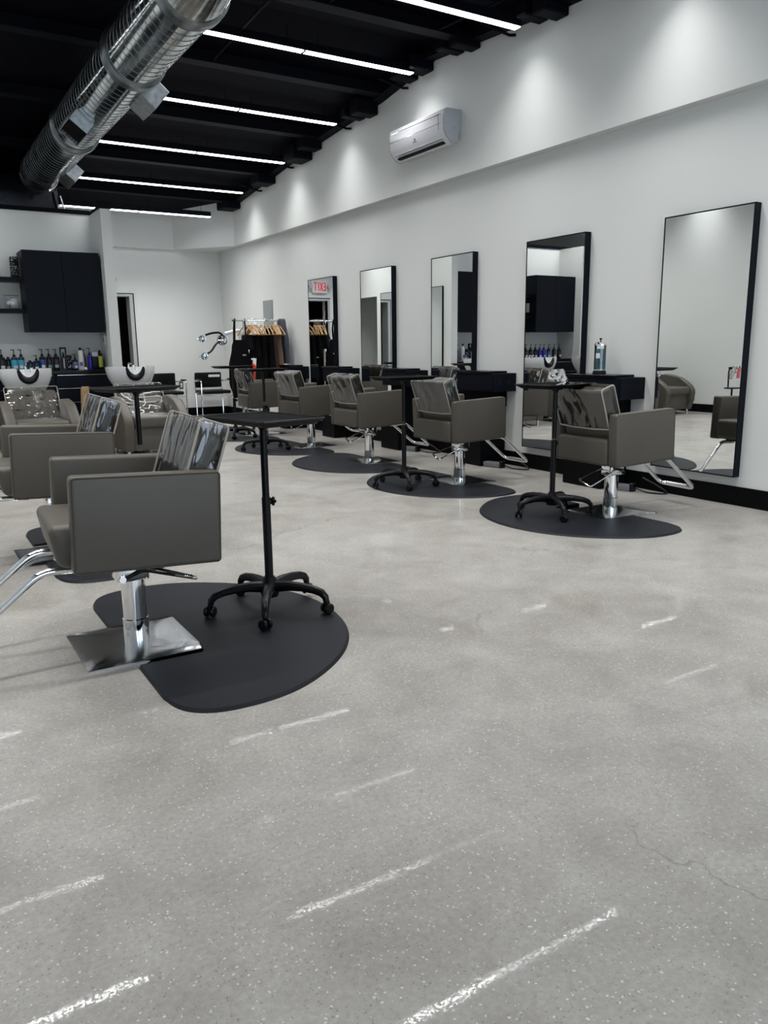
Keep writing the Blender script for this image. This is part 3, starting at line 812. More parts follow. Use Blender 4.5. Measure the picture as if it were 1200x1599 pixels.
def make_mat():
    bm = NB(); n = len(clean)
    A = [bm.verts.new((x, y, 0.0)) for x, y in clean]
    cxm = 0.42
    B = []
    for x, y in clean:
        d = Vector((x - cxm, y)); l = d.length; k = (l - 0.010) / l
        B.append(bm.verts.new((cxm + d.x * k, d.y * k, 0.012)) if (x > 0.26 or abs(y) > 0.24 or x < 0.001) else bm.verts.new((x, y, 0.012)))
    for i in range(n): bm.faces.new((A[i], A[(i + 1) % n], B[(i + 1) % n], B[i]))
    f1 = bm.faces.new(B); f2 = bm.faces.new(A[::-1])
    bmesh.ops.triangulate(bm, faces=[f1, f2])
    return obj('anti_fatigue_mat', bm, M['rubber'], smooth=12)
mat0 = make_mat()
GM = 'black half round anti-fatigue mats'
for i, (x, y, rz, lab) in enumerate([(4.10, 3.75, PI, 'black half round floor mat under the nearest chair of the right row'),
                     (4.10, 5.30, PI, 'black half round floor mat under the second chair of the right row'),
                     (4.09, 6.77, PI, 'black half round floor mat under the third chair of the right row'),
                     (4.07, 8.28, PI, 'black half round floor mat under the fourth chair of the right row'),
                     (4.10, 9.85, PI, 'black half round floor mat under the farthest chair of the right row'),
                     (0.625, 2.97, 0, 'large black half round floor mat in the left foreground'),
                     (0.57, 4.68, 0, 'black half round floor mat peeking out behind the foreground chair')]):
    o = mat0 if i == 0 else mat0.copy()
    if i: COL.objects.link(o)
    o.location = (x, y, 0); o.rotation_euler = (0, 0, rz); tag(o, lab, 'floor mat', GM)

# ------------------------------------------------------------------ tray trolleys
def make_trolley(tz=0.82, yaw_tray=0.0):
    t = thing('tray_trolley', 'x', 'trolley')
    bm = NB(); lathe(bm, [(0, 0.062), (0.036, 0.062), (0.042, 0.08), (0.040, 0.115), (0.030, 0.135), (0.024, 0.15), (0, 0.15)], 24); obj('hub', bm, M['plastic_black'], t)
    for k in range(5):
        a = math.radians(72 * k); c, s = math.cos(a), math.sin(a)
        bm = NB(); pr_ = [(0.025, 0.105), (0.09, 0.112), (0.15, 0.110), (0.205, 0.102), (0.238, 0.090), (0.255, 0.072), (0.259, 0.052)]
        tube(bm, [(x * c, x * s, z) for x, z in pr_], 0.02, 10, radii=[0.026, 0.023, 0.020, 0.0185, 0.0175, 0.0155, 0.013])
        l = obj('leg', bm, M['plastic_black'], t)
        bm = NB(); RM = T((0.262 * c, 0.262 * s, 0.0245)) @ Matrix.Rotation(a + 0.9, 4, 'Z')
        for q in (-1, 1):
            lathe(bm, [(0, -0.008), (0.0195, -0.008), (0.0235, -0.004), (0.0235, 0.004), (0.0195, 0.008), (0, 0.008)], 18, RM @ T((0, q * 0.0145, 0)) @ RX)
        box(bm, -0.012, 0.012, -0.006, 0.006, -0.005, 0.034, 0.003, 1, RM)
        obj('caster', bm, M['plastic_black'], l)
    bm = NB(); tube(bm, [(0, 0, 0.13), (0, 0, 0.50)], 0.0185, 16); obj('lower_post', bm, M['plastic_black'], t)
    bm = NB(); tube(bm, [(0, 0, 0.49), (0, 0, tz)], 0.0155, 16); obj('upper_post', bm, M['plastic_black'], t)
    bm = NB(); tube(bm, [(-0.015, 0, 0.475), (-0.040, 0, 0.475)], 0.005, 8)
    pts = []
    lathe(bm, [(0, -0.007), (0.014, -0.007), (0.016, 0.0), (0.014, 0.007), (0, 0.007)], 10, T((-0.045, 0, 0.475)) @ RY)
    for k in range(5):
        an = 2 * PI * k / 5; sphere(bm, (-0.045, 0.014 * math.cos(an), 0.475 + 0.014 * math.sin(an)), 0.007, u=8, v=6)
    obj('height_knob', bm, M['plastic_black'], t)
    # tray with flared rim
    bm = NB(); hx, hy = 0.152, 0.232
    def ring(s, z, cr):
        out = []
        for (sx, sy, a0) in ((1, 1, 0), (-1, 1, 90), (-1, -1, 180), (1, -1, 270)):
            for k in range(5):
                an = math.radians(a0 + 22.5 * k)
                out.append(bm.verts.new((sx * (hx + s - cr) + cr * math.cos(an), sy * (hy + s - cr) + cr * math.sin(an), z)))
        return out
    rs = [ring(-0.030, tz, 0.012), ring(0.0, tz + 0.022, 0.012), ring(0.004, tz + 0.025, 0.012), ring(-0.002, tz + 0.025, 0.012), ring(-0.030, tz + 0.006, 0.012)]
    for A, B in zip(rs, rs[1:]):
        for k in range(20): bm.faces.new((A[k], A[(k + 1) % 20], B[(k + 1) % 20], B[k]))
    bm.faces.new(rs[0][::-1]); bm.faces.new(rs[-1])
    ty = obj('tray', bm, M['tray'], t)
    bm = NB(); rr = [v.co.copy() for v in ring(0.001, tz + 0.025, 0.014)]; bm.clear(); tube(bm, rr, 0.0035, 6, closed=True); obj('tray_rim', bm, M['plastic_black'], ty)
    bm = NB(); lathe(bm, [(0.0155, tz - 0.03), (0.03, tz - 0.004), (0.03, tz)], 16); box(bm, -0.05, 0.05, -0.012, 0.012, tz - 0.012, tz - 0.001, 0.002, 1); obj('tray_bracket', bm, M['plastic_black'], t)
    return t
tr0 = make_trolley()
GT = 'black tray trolleys on casters'
tro = [(1.279, 3.05, 170, 190, 0.815, 'black tray trolley in the left foreground standing on the large mat'),
       (3.68, 3.83, 172, 97, 0.845, 'black tray trolley behind the nearest chair of the right row'),
       (3.47, 5.34, 174, 92, 0.86, 'black tray trolley behind the second chair of the right row'),
       (3.47, 8.20, 172, 92, 0.875, 'black tray trolley behind the fourth chair of the right row'),
       (3.65, 9.60, 172, 92, 0.88, 'black tray trolley behind the farthest chair, before the clothes rack'),
       (1.255, 4.98, 170, 110, 0.870, 'black tray trolley beside the shampoo chair, behind the left chairs')]
for i, (x, y, a, ta, tz, lab) in enumerate(tro):
    o = tr0 if i == 0 else copy_tree(tr0)
    o.location = (x, y, 0.0122); o.rotation_euler = (0, 0, math.radians(a)); tag(o, lab, 'trolley', GT)
    for ch in o.children:
        nm = ch.name.split('.')[0]
        if nm in ('tray', 'tray_bracket'): ch.rotation_euler = (0, 0, math.radians(ta - a)); ch.location.z = tz - 0.82
        if nm == 'upper_post': ch.location.z = tz - 0.82 - 0.003
        if nm == 'height_knob': ch.rotation_euler = (0, 0, math.radians(180 + 30 - a + 0) if i == 0 else math.radians(40))

# ------------------------------------------------------------------ shampoo units
def make_wash():
    t = thing('shampoo_chair', 'x', 'shampoo chair')
    prof = [(-0.36, 0.07), (-0.37, 0.30), (-0.36, 0.58), (-0.33, 0.66), (-0.26, 0.71), (-0.14, 0.725), (0.0, 0.71), (0.14, 0.665), (0.27, 0.595), (0.36, 0.52), (0.405, 0.45), (0.415, 0.38), (0.395, 0.25), (0.35, 0.07)]
    for s in (-1, 1):
        bm = NB(); y0, y1 = (0.25, 0.355) if s > 0 else (-0.355, -0.25)
        prism(bm, [(x, 0.07 + (z - 0.07) * 0.86) for x, z in prof], y0, y1, MXZ, 0.022, 4)
        a = obj('arm', bm, M['leather'], t)
        for x in (-0.28, 0.30):
            bm = NB(); lathe(bm, [(0, 0.0), (0.016, 0.0), (0.02, 0.072), (0, 0.072)], 12, T((x, s * 0.30, 0))); obj('foot', bm, M['chrome'], a)
    bm = NB(); box(bm, -0.14, 0.385, -0.248, 0.248, 0.315, 0.44, 0.035, 4); obj('seat', bm, M['leather'], t)
    bm = NB(); box(bm, 0.30, 0.34, -0.249, 0.249, 0.075, 0.318, 0.008, 2); obj('front_panel', bm, M['leather'], t)
    bm = NB(); box(bm, -0.34, 0.30, -0.249, 0.249, 0.09, 0.31, 0.008, 2); obj('seat_base', bm, M['leather'], t)
    LEAN = T((-0.13, 0, 0.40)) @ Matrix.Rotation(math.radians(-30), 4, 'Y')
    bm = NB(); tt = bmesh.new(); box(tt, -0.11, 0.0, -0.245, 0.245, 0.0, 0.385, 0.03, 4); merge(bm, tt, LEAN); obj('backrest', bm, M['leather'], t)
    tt = bmesh.new(); bmesh.ops.create_grid(tt, x_segments=24, y_segments=24, size=0.5)
    for v in tt.verts:
        u, w_ = v.co.x, v.co.y
        k = noise.noise(Vector((u * 7, w_ * 7, 2))) * 0.010
        v.co = Vector((0.010 + k + 0.004, u * 0.52, 0.205 + w_ * 0.40))
    bm = NB(); merge(bm, tt, LEAN); cv = obj('vinyl_cover', bm, M['film2'], t)
    bm = NB()
    tt = bmesh.new(); tube(tt, smooth_path([(0.014, -0.262, 0.01), (0.014, -0.262, 0.41), (0.014, 0.262, 0.41), (0.014, 0.262, 0.01)], 0.02, 4), 0.0045, 6); merge(bm, tt, LEAN); obj('piping', bm, M['piping'], cv)
    # porcelain basin
    bm = NB(); NA = 96; NT = 18
    def rimz(th):
        c_ = math.cos(th); y = 0.265 * math.sin(th)
        z = 0.955 - 0.02 * (1 - c_) * 0.5
        if c_ > 0:
            q = abs(y)
            e = max(0.0, min(1.0, (0.125 - q) / 0.045))
            dep = 0.150 * math.sqrt(max(0, 1 - (min(q, 0.108) / 0.108) ** 2)) if q < 0.108 else 0
            z -= dep + 0.012 * e * (1 if q >= .108 else 0)
            z += 0.0
        return z
    rings = []
    for i in range(NT + 1):
        t_ = i / NT; row = []
        for k in range(NA):
            th = 2 * PI * k / NA; zt = rimz(th); z0 = 0.665
            z = z0 + (zt - z0) * t_
            f_ = 0.56 + 0.44 * math.sin(min(1.0, ((z - z0) / 0.27)) * PI / 2) ** 0.9
            sup = 2.6
            c_, s_ = math.cos(th), math.sin(th)
            rr = (abs(c_) ** sup + abs(s_) ** sup) ** (-1 / sup)
            row.append(bm.verts.new((-0.62 + 0.255 * f_ * rr * c_ + 0.03 * (1 - f_) , 0.268 * f_ * rr * s_, z)))
        rings.append(row)
    inner = []
    for i in range(8):
        t_ = i / 7; row = []
        for k in range(NA):
            th = 2 * PI * k / NA; zt = rimz(th) - 0.004 * min(i, 1)
            z = zt - (zt - 0.76) * t_ ** 0.8; f_ = (1 - 0.09) * (1 - 0.5 * t_ ** 2.2)
            c_, s_ = math.cos(th), math.sin(th); rr = (abs(c_) ** 2.6 + abs(s_) ** 2.6) ** (-1 / 2.6)
            row.append(bm.verts.new((-0.62 + 0.255 * f_ * rr * c_, 0.268 * f_ * rr * s_, z)))
        inner.append(row)
    allr = rings + inner
    for A, B in zip(allr, allr[1:]):
        for k in range(NA): bm.faces.new((A[k], A[(k + 1) % NA], B[(k + 1) % NA], B[k]))
    bm.faces.new(rings[0][::-1]); bm.faces.new(inner[-1])
    bs = obj('basin', bm, M['porcelain'], t, smooth=50)
    bm = NB(); pts = []
    for k in range(13):
        an = PI + PI * k / 12; pts.append((-0.385, 0.094 * math.cos(an), 0.945 + 0.122 * math.sin(an)))
    tube(bm, pts, 0.02, 10, radii=[0.010] + [0.014 + 0.024 * math.sin(PI * k / 12) for k in range(1, 12)] + [0.010]); obj('neck_rest', bm, M['plastic_black'], bs)
    bm = NB(); tube(bm, smooth_path([(-0.80, 0.03, 0.90), (-0.80, 0.03, 0.985), (-0.70, 0.03, 0.975)], 0.03, 4), 0.011, 8); lathe(bm, [(0, 0), (0.02, 0), (0.02, 0.05), (0, 0.06)], 12, T((-0.80, 0.09, 0.90))); obj('faucet', bm, M['chrome'], bs)
    bm = NB(); box(bm, -0.80, -0.44, -0.12, 0.12, 0.0, 0.68, 0.03, 3); obj('pedestal', bm, M['plastic_black'], t)
    return t
wash0 = make_wash()
for i, (x, y, lab) in enumerate([(2.325, 8.80, 'taupe shampoo chair with white basin in front of the white partition column'),
                    (1.20, 8.80, 'taupe shampoo chair with white basin at the left edge, before the row of bottles'),
                    (0.09, 8.80, 'taupe shampoo chair with white basin, seen only in the mirrors, left of the others'),
                    (-0.98, 8.80, 'taupe shampoo chair with white basin by the left wall, seen in the nearest mirror')]):
    o = wash0 if i == 0 else copy_tree(wash0)
    o.location = (x, y, 0); o.rotation_euler = (0, 0, -PI / 2); tag(o, lab, 'shampoo chair', 'shampoo chairs in front of the alcove')

# ------------------------------------------------------------------ shampoo alcove: cabinets, shelves, counter
def wall_cabinet(x0, x1, label, paper=False):
    t = thing('wall_cabinet', label, 'cabinet', (x0, SH, 1.357), 0, 'black wall cabinets in the shampoo alcove')
    wd = x1 - x0
    bm = NB(); box(bm, 0, wd, -0.40, 0, 0, 0.93, 0.002, 1); obj('body', bm, M['navy'], t, smooth=0)
    for k in (0, 1):
        bm = NB(); a = k * wd / 2
        box(bm, a + 0.002, a + wd / 2 - 0.002, -0.42, -0.402, 0.002, 0.928, 0.001, 1); obj('door', bm, M['navy'], t, smooth=0)
    if paper:
        bm = NB(); box(bm, wd, wd + 0.002, -0.25, -0.12, 0.33, 0.48); obj('paper_notice', bm, M['paper'], t, smooth=0)
wall_cabinet(1.40, 2.262, 'black two door wall cabinet beside the white partition, above the bottles')
wall_cabinet(-0.37, 0.52, 'black two door wall cabinet seen only in the second nearest mirror', True)
for z, lab in ((1.985, 'upper black floating shelf left of the wall cabinet'), (1.625, 'lower black floating shelf left of the wall cabinet, holding a clear container')):
    bm = NB(); box(bm, 0.52, 1.40, SH - 0.30, SH, z - 0.045, z, 0.002, 1)
    tag(obj('floating_shelf', bm, M['navy'], smooth=0), lab, 'shelf', 'floating shelves')

ct = thing('shampoo_counter', 'long black counter with drawers behind the shampoo basins', 'counter', (-0.38, SH - 0.02, 0))
bm = NB(); box(bm, 0.0, 2.662, -0.50, -0.005, 0.10, 0.86, 0.002, 1); obj('cabinet_body', bm, M['navy'], ct, smooth=0)
bm = NB(); box(bm, 0.0, 2.662, -0.53, 0, 0.862, 0.900, 0.004, 1); obj('worktop', bm, M['counter'], ct, smooth=0)
for k in range(4):
    a = 0.01 + k * 0.664
    bm = NB(); box(bm, a, a + 0.65, -0.518, -0.50, 0.70, 0.852, 0.002, 1); d_ = obj('drawer_front', bm, M['navy'], ct, smooth=0)
    bm = NB(); box(bm, a + 0.02, a + 0.63, -0.523, -0.518, 0.842, 0.85, 0.001, 1); obj('pull_edge', bm, M['nickel'], d_, smooth=0)
    bm = NB(); box(bm, a, a + 0.32, -0.518, -0.50, 0.11, 0.692, 0.002, 1); d_ = obj('door', bm, M['navy'], ct, smooth=0)
    bm = NB(); box(bm, a + 0.02, a + 0.30, -0.523, -0.518, 0.684, 0.690, 0.001, 1); obj('pull_edge', bm, M['nickel'], d_, smooth=0)
    bm = NB(); box(bm, a + 0.325, a + 0.65, -0.518, -0.50, 0.11, 0.692, 0.002, 1); obj('door', bm, M['navy'], ct, smooth=0)
    bm = NB(); tube(bm, [(a + 0.06, -0.53, 0.52), (a + 0.26, -0.53, 0.52)], 0.005, 6); obj('bar_handle', bm, M['nickel'], d_)

# bottles
def colmat(name, c, r_=0.3):
    if name not in M: M[name] = mat(name, c, r_)
    return M[name]
def pump_bottle(x, y, h, r_, body, label_c, lab, pump=True, stripe=None, z=0.9, name='pump_bottle'):
    t = thing(name, lab, 'bottle', (x, y, z), 0.2 * math.sin(x * 37), 'hair product bottles on the shampoo counter')
    bh = h * (0.66 if pump else 0.88)
    bm = NB(); lathe(bm, [(0, 0), (r_ * .96, 0), (r_, 0.004), (r_, bh * 0.90), (r_ * 0.82, bh * 0.97), (r_ * 0.42, bh), (0, bh)], 20); obj('body', bm, body, t)
    bm = NB(); lathe(bm, [(r_ * 1.012, bh * 0.14), (r_ * 1.012, bh * 0.78)], 20, cap=False); lb = obj('wrap_label', bm, label_c, t)
    if stripe:
        bm = NB(); box(bm, -r_ * 0.55, r_ * 0.55, -r_ * 1.06, -r_ * 0.83, bh * 0.2, bh * 0.40); obj('print_band', bm, stripe, lb, smooth=0)
    if pump:
        bm = NB(); lathe(bm, [(0, bh), (r_ * 0.45, bh), (r_ * 0.45, bh + h * 0.10), (r_ * .2, bh + h * .12), (0.005, bh + h * 0.14), (0.005, h * 0.96), (0.010, h * 0.965), (0.010, h), (0, h)], 14)
        box(bm, -0.034, 0.006, -0.006, 0.006, h * 0.965, h, 0.002, 1); obj('pump_top', bm, M['plastic_black'], t)
    else:
        bm = NB(); lathe(bm, [(0, bh), (r_ * 0.45, bh), (r_ * 0.45, h), (0, h)], 14); obj('cap', bm, M['plastic_black'], t)
    return t
BK_ = M['plastic_black']
cyan = colmat('label_cyan', (0.05, 0.35, 0.48)); white = colmat('label_white', (0.62, 0.62, 0.62)); blue = colmat('label_blue', (0.02, 0.08, 0.28))
teal = colmat('label_teal', (0.12, 0.24, 0.24)); drk = colmat('label_dark', (0.007, 0.007, 0.009)); purp = colmat('bottle_violet', (0.02, 0.015, 0.30)); lil = colmat('label_lilac', (0.10, 0.05, 0.28))
brn = colmat('amber_brown', (0.10, 0.045, 0.022)); yel = colmat('label_yellow', (0.40, 0.42, 0.05)); slate = colmat('label_slate', (0.10, 0.15, 0.30)); navyb = colmat('bottle_navy', (0.006, 0.02, 0.06))
YB = 10.42
pump_bottle(1.087, YB, 0.255, 0.038, BK_, drk, 'black pump bottle with white print at the far left', stripe=white)
pump_bottle(1.160, YB + .04, 0.17, 0.030, BK_, drk, 'short black bottle second from the left, without a pump', pump=False, stripe=M['foil_text'])
pump_bottle(1.224, YB, 0.255, 0.036, navyb, cyan, 'black pump bottle with cyan label, left one of the two', stripe=white)
pump_bottle(1.300, YB, 0.255, 0.036, navyb, cyan, 'black pump bottle with cyan label, right one of the two', stripe=white)
pump_bottle(1.389, YB - .03, 0.125, 0.036, BK_, navyb, 'squat dark jar with a cap, behind the left basin notch', pump=False, stripe=white)
pump_bottle(1.462, YB - .03, 0.185, 0.034, BK_, navyb, 'low dark pump bottle right of the squat jar', stripe=white)
pump_bottle(1.535, YB, 0.255, 0.036, BK_, blue, 'black pump bottle with a deep blue label', stripe=white)
pump_bottle(1.612, YB, 0.255, 0.036, BK_, drk, 'black pump bottle with a grey-green strip label', stripe=teal)
pump_bottle(1.692, YB, 0.255, 0.038, BK_, drk, 'black pump bottle with small grey print beside the handled carton', stripe=M['foil_text'])
pump_bottle(1.905, YB - .03, 0.19, 0.032, BK_, slate, 'small pump bottle with a slate blue label', stripe=white)
pump_bottle(1.972, YB - .05, 0.27, 0.033, white, white, 'tall white bottle with violet square label and black cap', pump=False, stripe=lil)
pump_bottle(2.028, YB + .04, 0.25, 0.024, brn, brn, 'slim brown bottle between the white and the violet bottles')
pump_bottle(2.084, YB - .02, 0.265, 0.028, purp, purp, 'violet blue bottle with black sprayer')
pump_bottle(2.205, YB - .03, 0.235, 0.033, BK_, yel, 'dark bottle with a yellow-green label near the partition', pump=False)
pump_bottle(2.252, YB + .15, 0.16, 0.026, BK_, drk, 'small black bottle in the corner against the partition', pump=False)
for k, (x, c_) in enumerate([(-0.2, drk), (-0.08, drk), (0.05, blue), (0.16, purp), (0.26, purp), (0.36, drk), (0.47, drk), (0.58, drk), (0.72, cyan), (0.86, drk), (0.98, drk)]):
    pump_bottle(x, YB, 0.25, 0.036, BK_ if c_ is not purp else purp, c_, 'pump bottle left of the picture frame, caught only in a mirror', stripe=white)
t = thing('display_carton', 'tall narrow black carton with an open square handle at its top', 'carton', (1.779, YB, 0.9))
bm = NB(); box(bm, -0.036, 0.036, -0.025, 0.025, 0, 0.155, 0.002, 1); box(bm, -0.036, -0.024, -0.02, 0.02, 0.155, 0.275); box(bm, 0.024, 0.036, -0.02, 0.02, 0.155, 0.275); box(bm, -0.036, 0.036, -0.02, 0.02, 0.255, 0.275); obj('body', bm, BK_, t, smooth=0)
bm = NB(); lathe(bm, [(0, 0.156), (0.014, 0.156), (0.012, 0.19), (0.004, 0.22), (0, 0.22)], 12); obj('nozzle', bm, BK_, t)
bm = NB(); box(bm, -0.010, 0.006, -0.0265, -0.0255, 0.02, 0.145); obj('print_band', bm, M['foil_text'], t, smooth=0)
t = thing('patterned_can', 'small black can with white floral pattern', 'can', (1.845, YB, 0.9))
bm = NB(); lathe(bm, [(0, 0), (0.032, 0), (0.032, 0.165), (0.024, 0.18), (0, 0.182)], 20); obj('body', bm, BK_, t)
bm = NB(); random.seed(4)
for k in range(16):
    a_ = -PI / 2 + random.uniform(-1.2, 1.2); z_ = random.uniform(.02, .15)
    sphere(bm, (0.032 * math.cos(a_), 0.032 * math.sin(a_), z_), 0.008, 0.8, 0.3, 1, 8, 5)
obj('floral_print', bm, M['foil_text'], t)
t = thing('product_tub', 'dark tub with a clear ribbed lid beside the violet bottle', 'tub', (2.145, YB - .02, 0.9))
bm = NB(); box(bm, -0.038, 0.038, -0.035, 0.035, 0, 0.155, 0.006, 2); obj('body', bm, BK_, t)
bm = NB(); box(bm, -0.036, 0.036, -0.033, 0.033, 0.157, 0.215, 0.006, 2); obj('clear_lid', bm, M['grey_plastic'], t)
t = thing('crumpled_tissue', 'crumpled white tissue on the counter edge', 'tissue', (1.99, 10.22, 0.9))
bm = NB(); tt = bmesh.new(); bmesh.ops.create_icosphere(tt, subdivisions=3, radius=0.022)
for v in tt.verts: v.co *= 1 + 0.5 * noise.noise(v.co * 70)
for v in tt.verts: v.co.z = max(v.co.z * 0.8 + 0.014, 0)
merge(bm, tt); obj('paper_ball', bm, M['paper'], t)
# things on the shelves
t = thing('patterned_canister', 'tall black canister with silver white pattern on the upper shelf', 'canister', (1.335, SH - 0.2, 1.985))
bm = NB(); box(bm, -0.045, 0.045, -0.045, 0.045, 0, 0.235, 0.008, 2); obj('body', bm, BK_, t)
bm = NB(); random.seed(8)
for k in range(40):
    z_ = random.uniform(.02, .225); x_ = random.uniform(-.038, .038); s_ = random.uniform(.003, .009) * (0.6 + z_ * 3)
    sphere(bm, (x_, -0.0455, z_), s_, 1, 0.25, 0.7, 8, 5)
    sphere(bm, (-0.0455, x_, z_), s_ * .8, 0.25, 1, 0.7, 8, 5)
obj('silver_pattern', bm, M['foil_text'], t)
t = thing('shelf_box', 'dark box at the left edge of the upper shelf', 'box', (1.10, SH - 0.2, 1.985))
bm = NB(); box(bm, -0.06, 0.07, -0.05, 0.05, 0, 0.24, 0.004, 1); obj('body', bm, colmat('dark_violet_card', (0.02, 0.012, 0.035)), t)
t = thing('clear_container', 'square clear plastic container half full of white pads on the lower shelf', 'container', (1.27, SH - 0.20, 1.626))
bm = NB(); box(bm, -0.078, 0.078, -0.05, 0.05, 0, 0.155, 0.006, 2); obj('clear_wall', bm, M['clear_box'], t)
bm = NB(); box(bm, -0.082, 0.082, -0.054, 0.054, 0.155, 0.163, 0.003, 1); obj('lid', bm, M['grey_plastic'], t)
bm = NB()
for k in range(8): box(bm, -0.02, 0.070, -0.04, 0.04, 0.004 + k * 0.009, 0.0115 + k * 0.009, 0.002, 1)
obj('white_pads', bm, M['paper'], t, smooth=0)
bm = NB(); box(bm, -0.01, 0.03, -0.0515, -0.0505, 0.10, 0.115); obj('small_label', bm, M['paper'], t, smooth=0)
# thermostat on the partition's inner face
t = thing('wall_timer', 'small white wall control on the inner face of the partition', 'wall control', (2.285, 10.38, 1.20))
bm = NB(); box(bm, -0.018, 0, -0.04, 0.04, 0, 0.12, 0.004, 2); obj('body', bm, M['white_plastic'], t)
bm = NB(); box(bm, -0.0195, -0.018, -0.02, 0.02, 0.04, 0.085); obj('display', bm, BK_, t, smooth=0)
# folded wooden stand between the shampoo chairs
t = thing('wooden_trestle', 'light tan wooden folding stand between the two shampoo chairs', 'stand', (1.83, 9.62, 0))
bm = NB()
tube(bm, [(-0.04, 0.10, 0), (-0.015, 0.0, 0.71)], 0.018, 4, sq=(1.2, .9)); tube(bm, [(0.06, 0.10, 0), (0.04, 0.0, 0.71)], 0.018, 4, sq=(1.2, .9)); obj('rear_legs', bm, M['kraft'], t, smooth=0)
bm = NB(); box(bm, -0.022, 0.056, -0.025, -0.005, 0.48, 0.725, 0.002, 1); tube(bm, [(-0.03, -0.16, 0), (0.0, -0.02, 0.52)], 0.018, 4); tube(bm, [(0.07, -0.16, 0), (0.045, -0.02, 0.52)], 0.018, 4); obj('front_board', bm, M['kraft'], t, smooth=0)

# ------------------------------------------------------------------ exit sign over the rear door
t = thing('exit_sign', 'white exit sign with red letters over the rear door, seen in the farthest mirror', 'sign', (2.965, BK, 2.13))
bm = NB(); box(bm, -0.155, 0.155, -0.05, 0, 0, 0.225, 0.008, 2); obj('body', bm, M['exit_face'], t)
for s in (-1, 1):
    bm = NB(); lathe(bm, [(0, 0), (0.03, 0), (0.042, 0.04), (0.045, 0.06), (0, 0.06)], 16, T((s * 0.20, -0.03, 0.12)) @ Matrix.Rotation(PI / 2, 4, 'X')); tube(bm, [(s * 0.15, -0.025, 0.12), (s * 0.2, -0.025, 0.12)], 0.012, 8); obj('lamp_head', bm, M['grey_plastic'], t)
bm = NB(); th_ = 0.018; hh = 0.15; zb = 0.04
def bar(bm, x0, z0, x1, z1):
    d = Vector((x1 - x0, 0, z1 - z0)); l = d.length; a = math.atan2(d.z, d.x)
    box(bm, 0, l, -0.0545, -0.0505, -th_ / 2, th_ / 2, 0, 1, T((x0, 0, z0)) @ Matrix.Rotation(-a, 4, 'Y'))
x = -0.125
for zz in (th_ / 2, hh / 2, hh - th_ / 2): bar(bm, x, zb + zz, x + 0.05, zb + zz)
bar(bm, x + th_ / 2, zb, x + th_ / 2, zb + hh)
x = -0.062
bar(bm, x, zb, x + 0.055, zb + hh); bar(bm, x, zb + hh, x + 0.055, zb)
x = 0.015; bar(bm, x + th_ / 2, zb, x + th_ / 2, zb + hh)
x = 0.055; bar(bm, x, zb + hh - th_ / 2, x + 0.07, zb + hh - th_ / 2); bar(bm, x + 0.035, zb, x + 0.035, zb + hh)
obj('exit_lettering', bm, M['exit_red'], t, smooth=0)

# ------------------------------------------------------------------ rear right corner
bm = NB(); box(bm, W - 0.012, W, 11.30, 11.66, 1.30, 1.855, 0.003, 1)
pnl = tag(obj('electrical_panel', bm, M['panel_grey'], smooth=0), 'grey steel electrical panel on the right wall above the clothes rack', 'panel')
bm = NB(); box(bm, W - 0.016, W - 0.012, 11.33, 11.63, 1.33, 1.825, 0.001, 1); obj('panel_door', bm, M['panel_grey'], pnl, smooth=0)
bm = NB(); box(bm, W - 0.018, W - 0.0165, 11.345, 11.352, 1.55, 1.60); obj('latch', bm, M['glass_out'], pnl, smooth=0)

# fire extinguisher
t = thing('fire_extinguisher', 'red fire extinguisher on the right wall behind the clothes rack', 'fire extinguisher', (4.88, 11.98, 0.52))
bm = NB(); lathe(bm, [(0, 0), (0.07, 0), (0.075, 0.015), (0.075, 0.32), (0.06, 0.36), (0.025, 0.385), (0, 0.385)], 24); obj('cylinder_body', bm, M['red'], t)
bm = NB(); lathe(bm, [(0, 0.385), (0.018, 0.385), (0.018, 0.42), (0, 0.42)], 12); box(bm, -0.07, 0.02, -0.012, 0.012, 0.42, 0.435, 0.003, 1); box(bm, -0.07, 0.02, -0.012, 0.012, 0.395, 0.405, 0.003, 1); obj('valve_handle', bm, BK_, t)
bm = NB(); tube(bm, smooth_path([(-0.02, 0, 0.40), (-0.10, 0, 0.36), (-0.095, 0, 0.10)], 0.05, 5), 0.009, 8); obj('hose', bm, BK_, t)
bm = NB(); box(bm, 0.06, 0.108, -0.03, 0.03, 0.05, 0.34, 0.002, 1); obj('wall_bracket', bm, BK_, t)
t = thing('wall_outlet', 'small black framed outlet on the back wall between the waiting chairs', 'outlet', (4.18, BK, 0.47))
bm = NB(); box(bm, -0.035, 0.035, -0.008, 0, 0, 0.115, 0.003, 1); obj('cover_plate', bm, M['glass_out'], t, smooth=0)
bm = NB(); box(bm, -0.018, 0.018, -0.010, -0.008, 0.02, 0.095, 0.001, 1); obj('socket_face', bm, M['white_plastic'], t, smooth=0)

# clothes rack
RY_ = 10.74
rk = thing('clothes_rack', 'chrome rolling clothes rack with a long top rail in the rear corner', 'clothes rack', (4.11, RY_, 0))
bm = NB(); tube(bm, [(0, 0, 1.525), (0.80, 0, 1.525)], 0.012, 10); obj('top_rail', bm, M['chrome'], rk)
for x in (0.17, 0.76):
    bm = NB(); tube(bm, [(x, 0, 0.13), (x, 0, 1.53)], 0.012, 10); obj('upright', bm, M['chrome'], rk)
    bm = NB(); tube(bm, [(x, -0.22, 0.11), (x, 0.22, 0.11)], 0.014, 10); obj('foot_bar', bm, M['chrome'], rk)
    for s in (-1, 1):
        bm = NB(); lathe(bm, [(0, -0.012), (0.035, -0.012), (0.035, 0.012), (0, 0.012)], 14, T((x, s * 0.20, 0.036)) @ RY); box(bm, x - .016, x + .016, s * .2 - .01, s * .2 + .01, .03, .10, .003, 1); obj('caster', bm, BK_, rk)
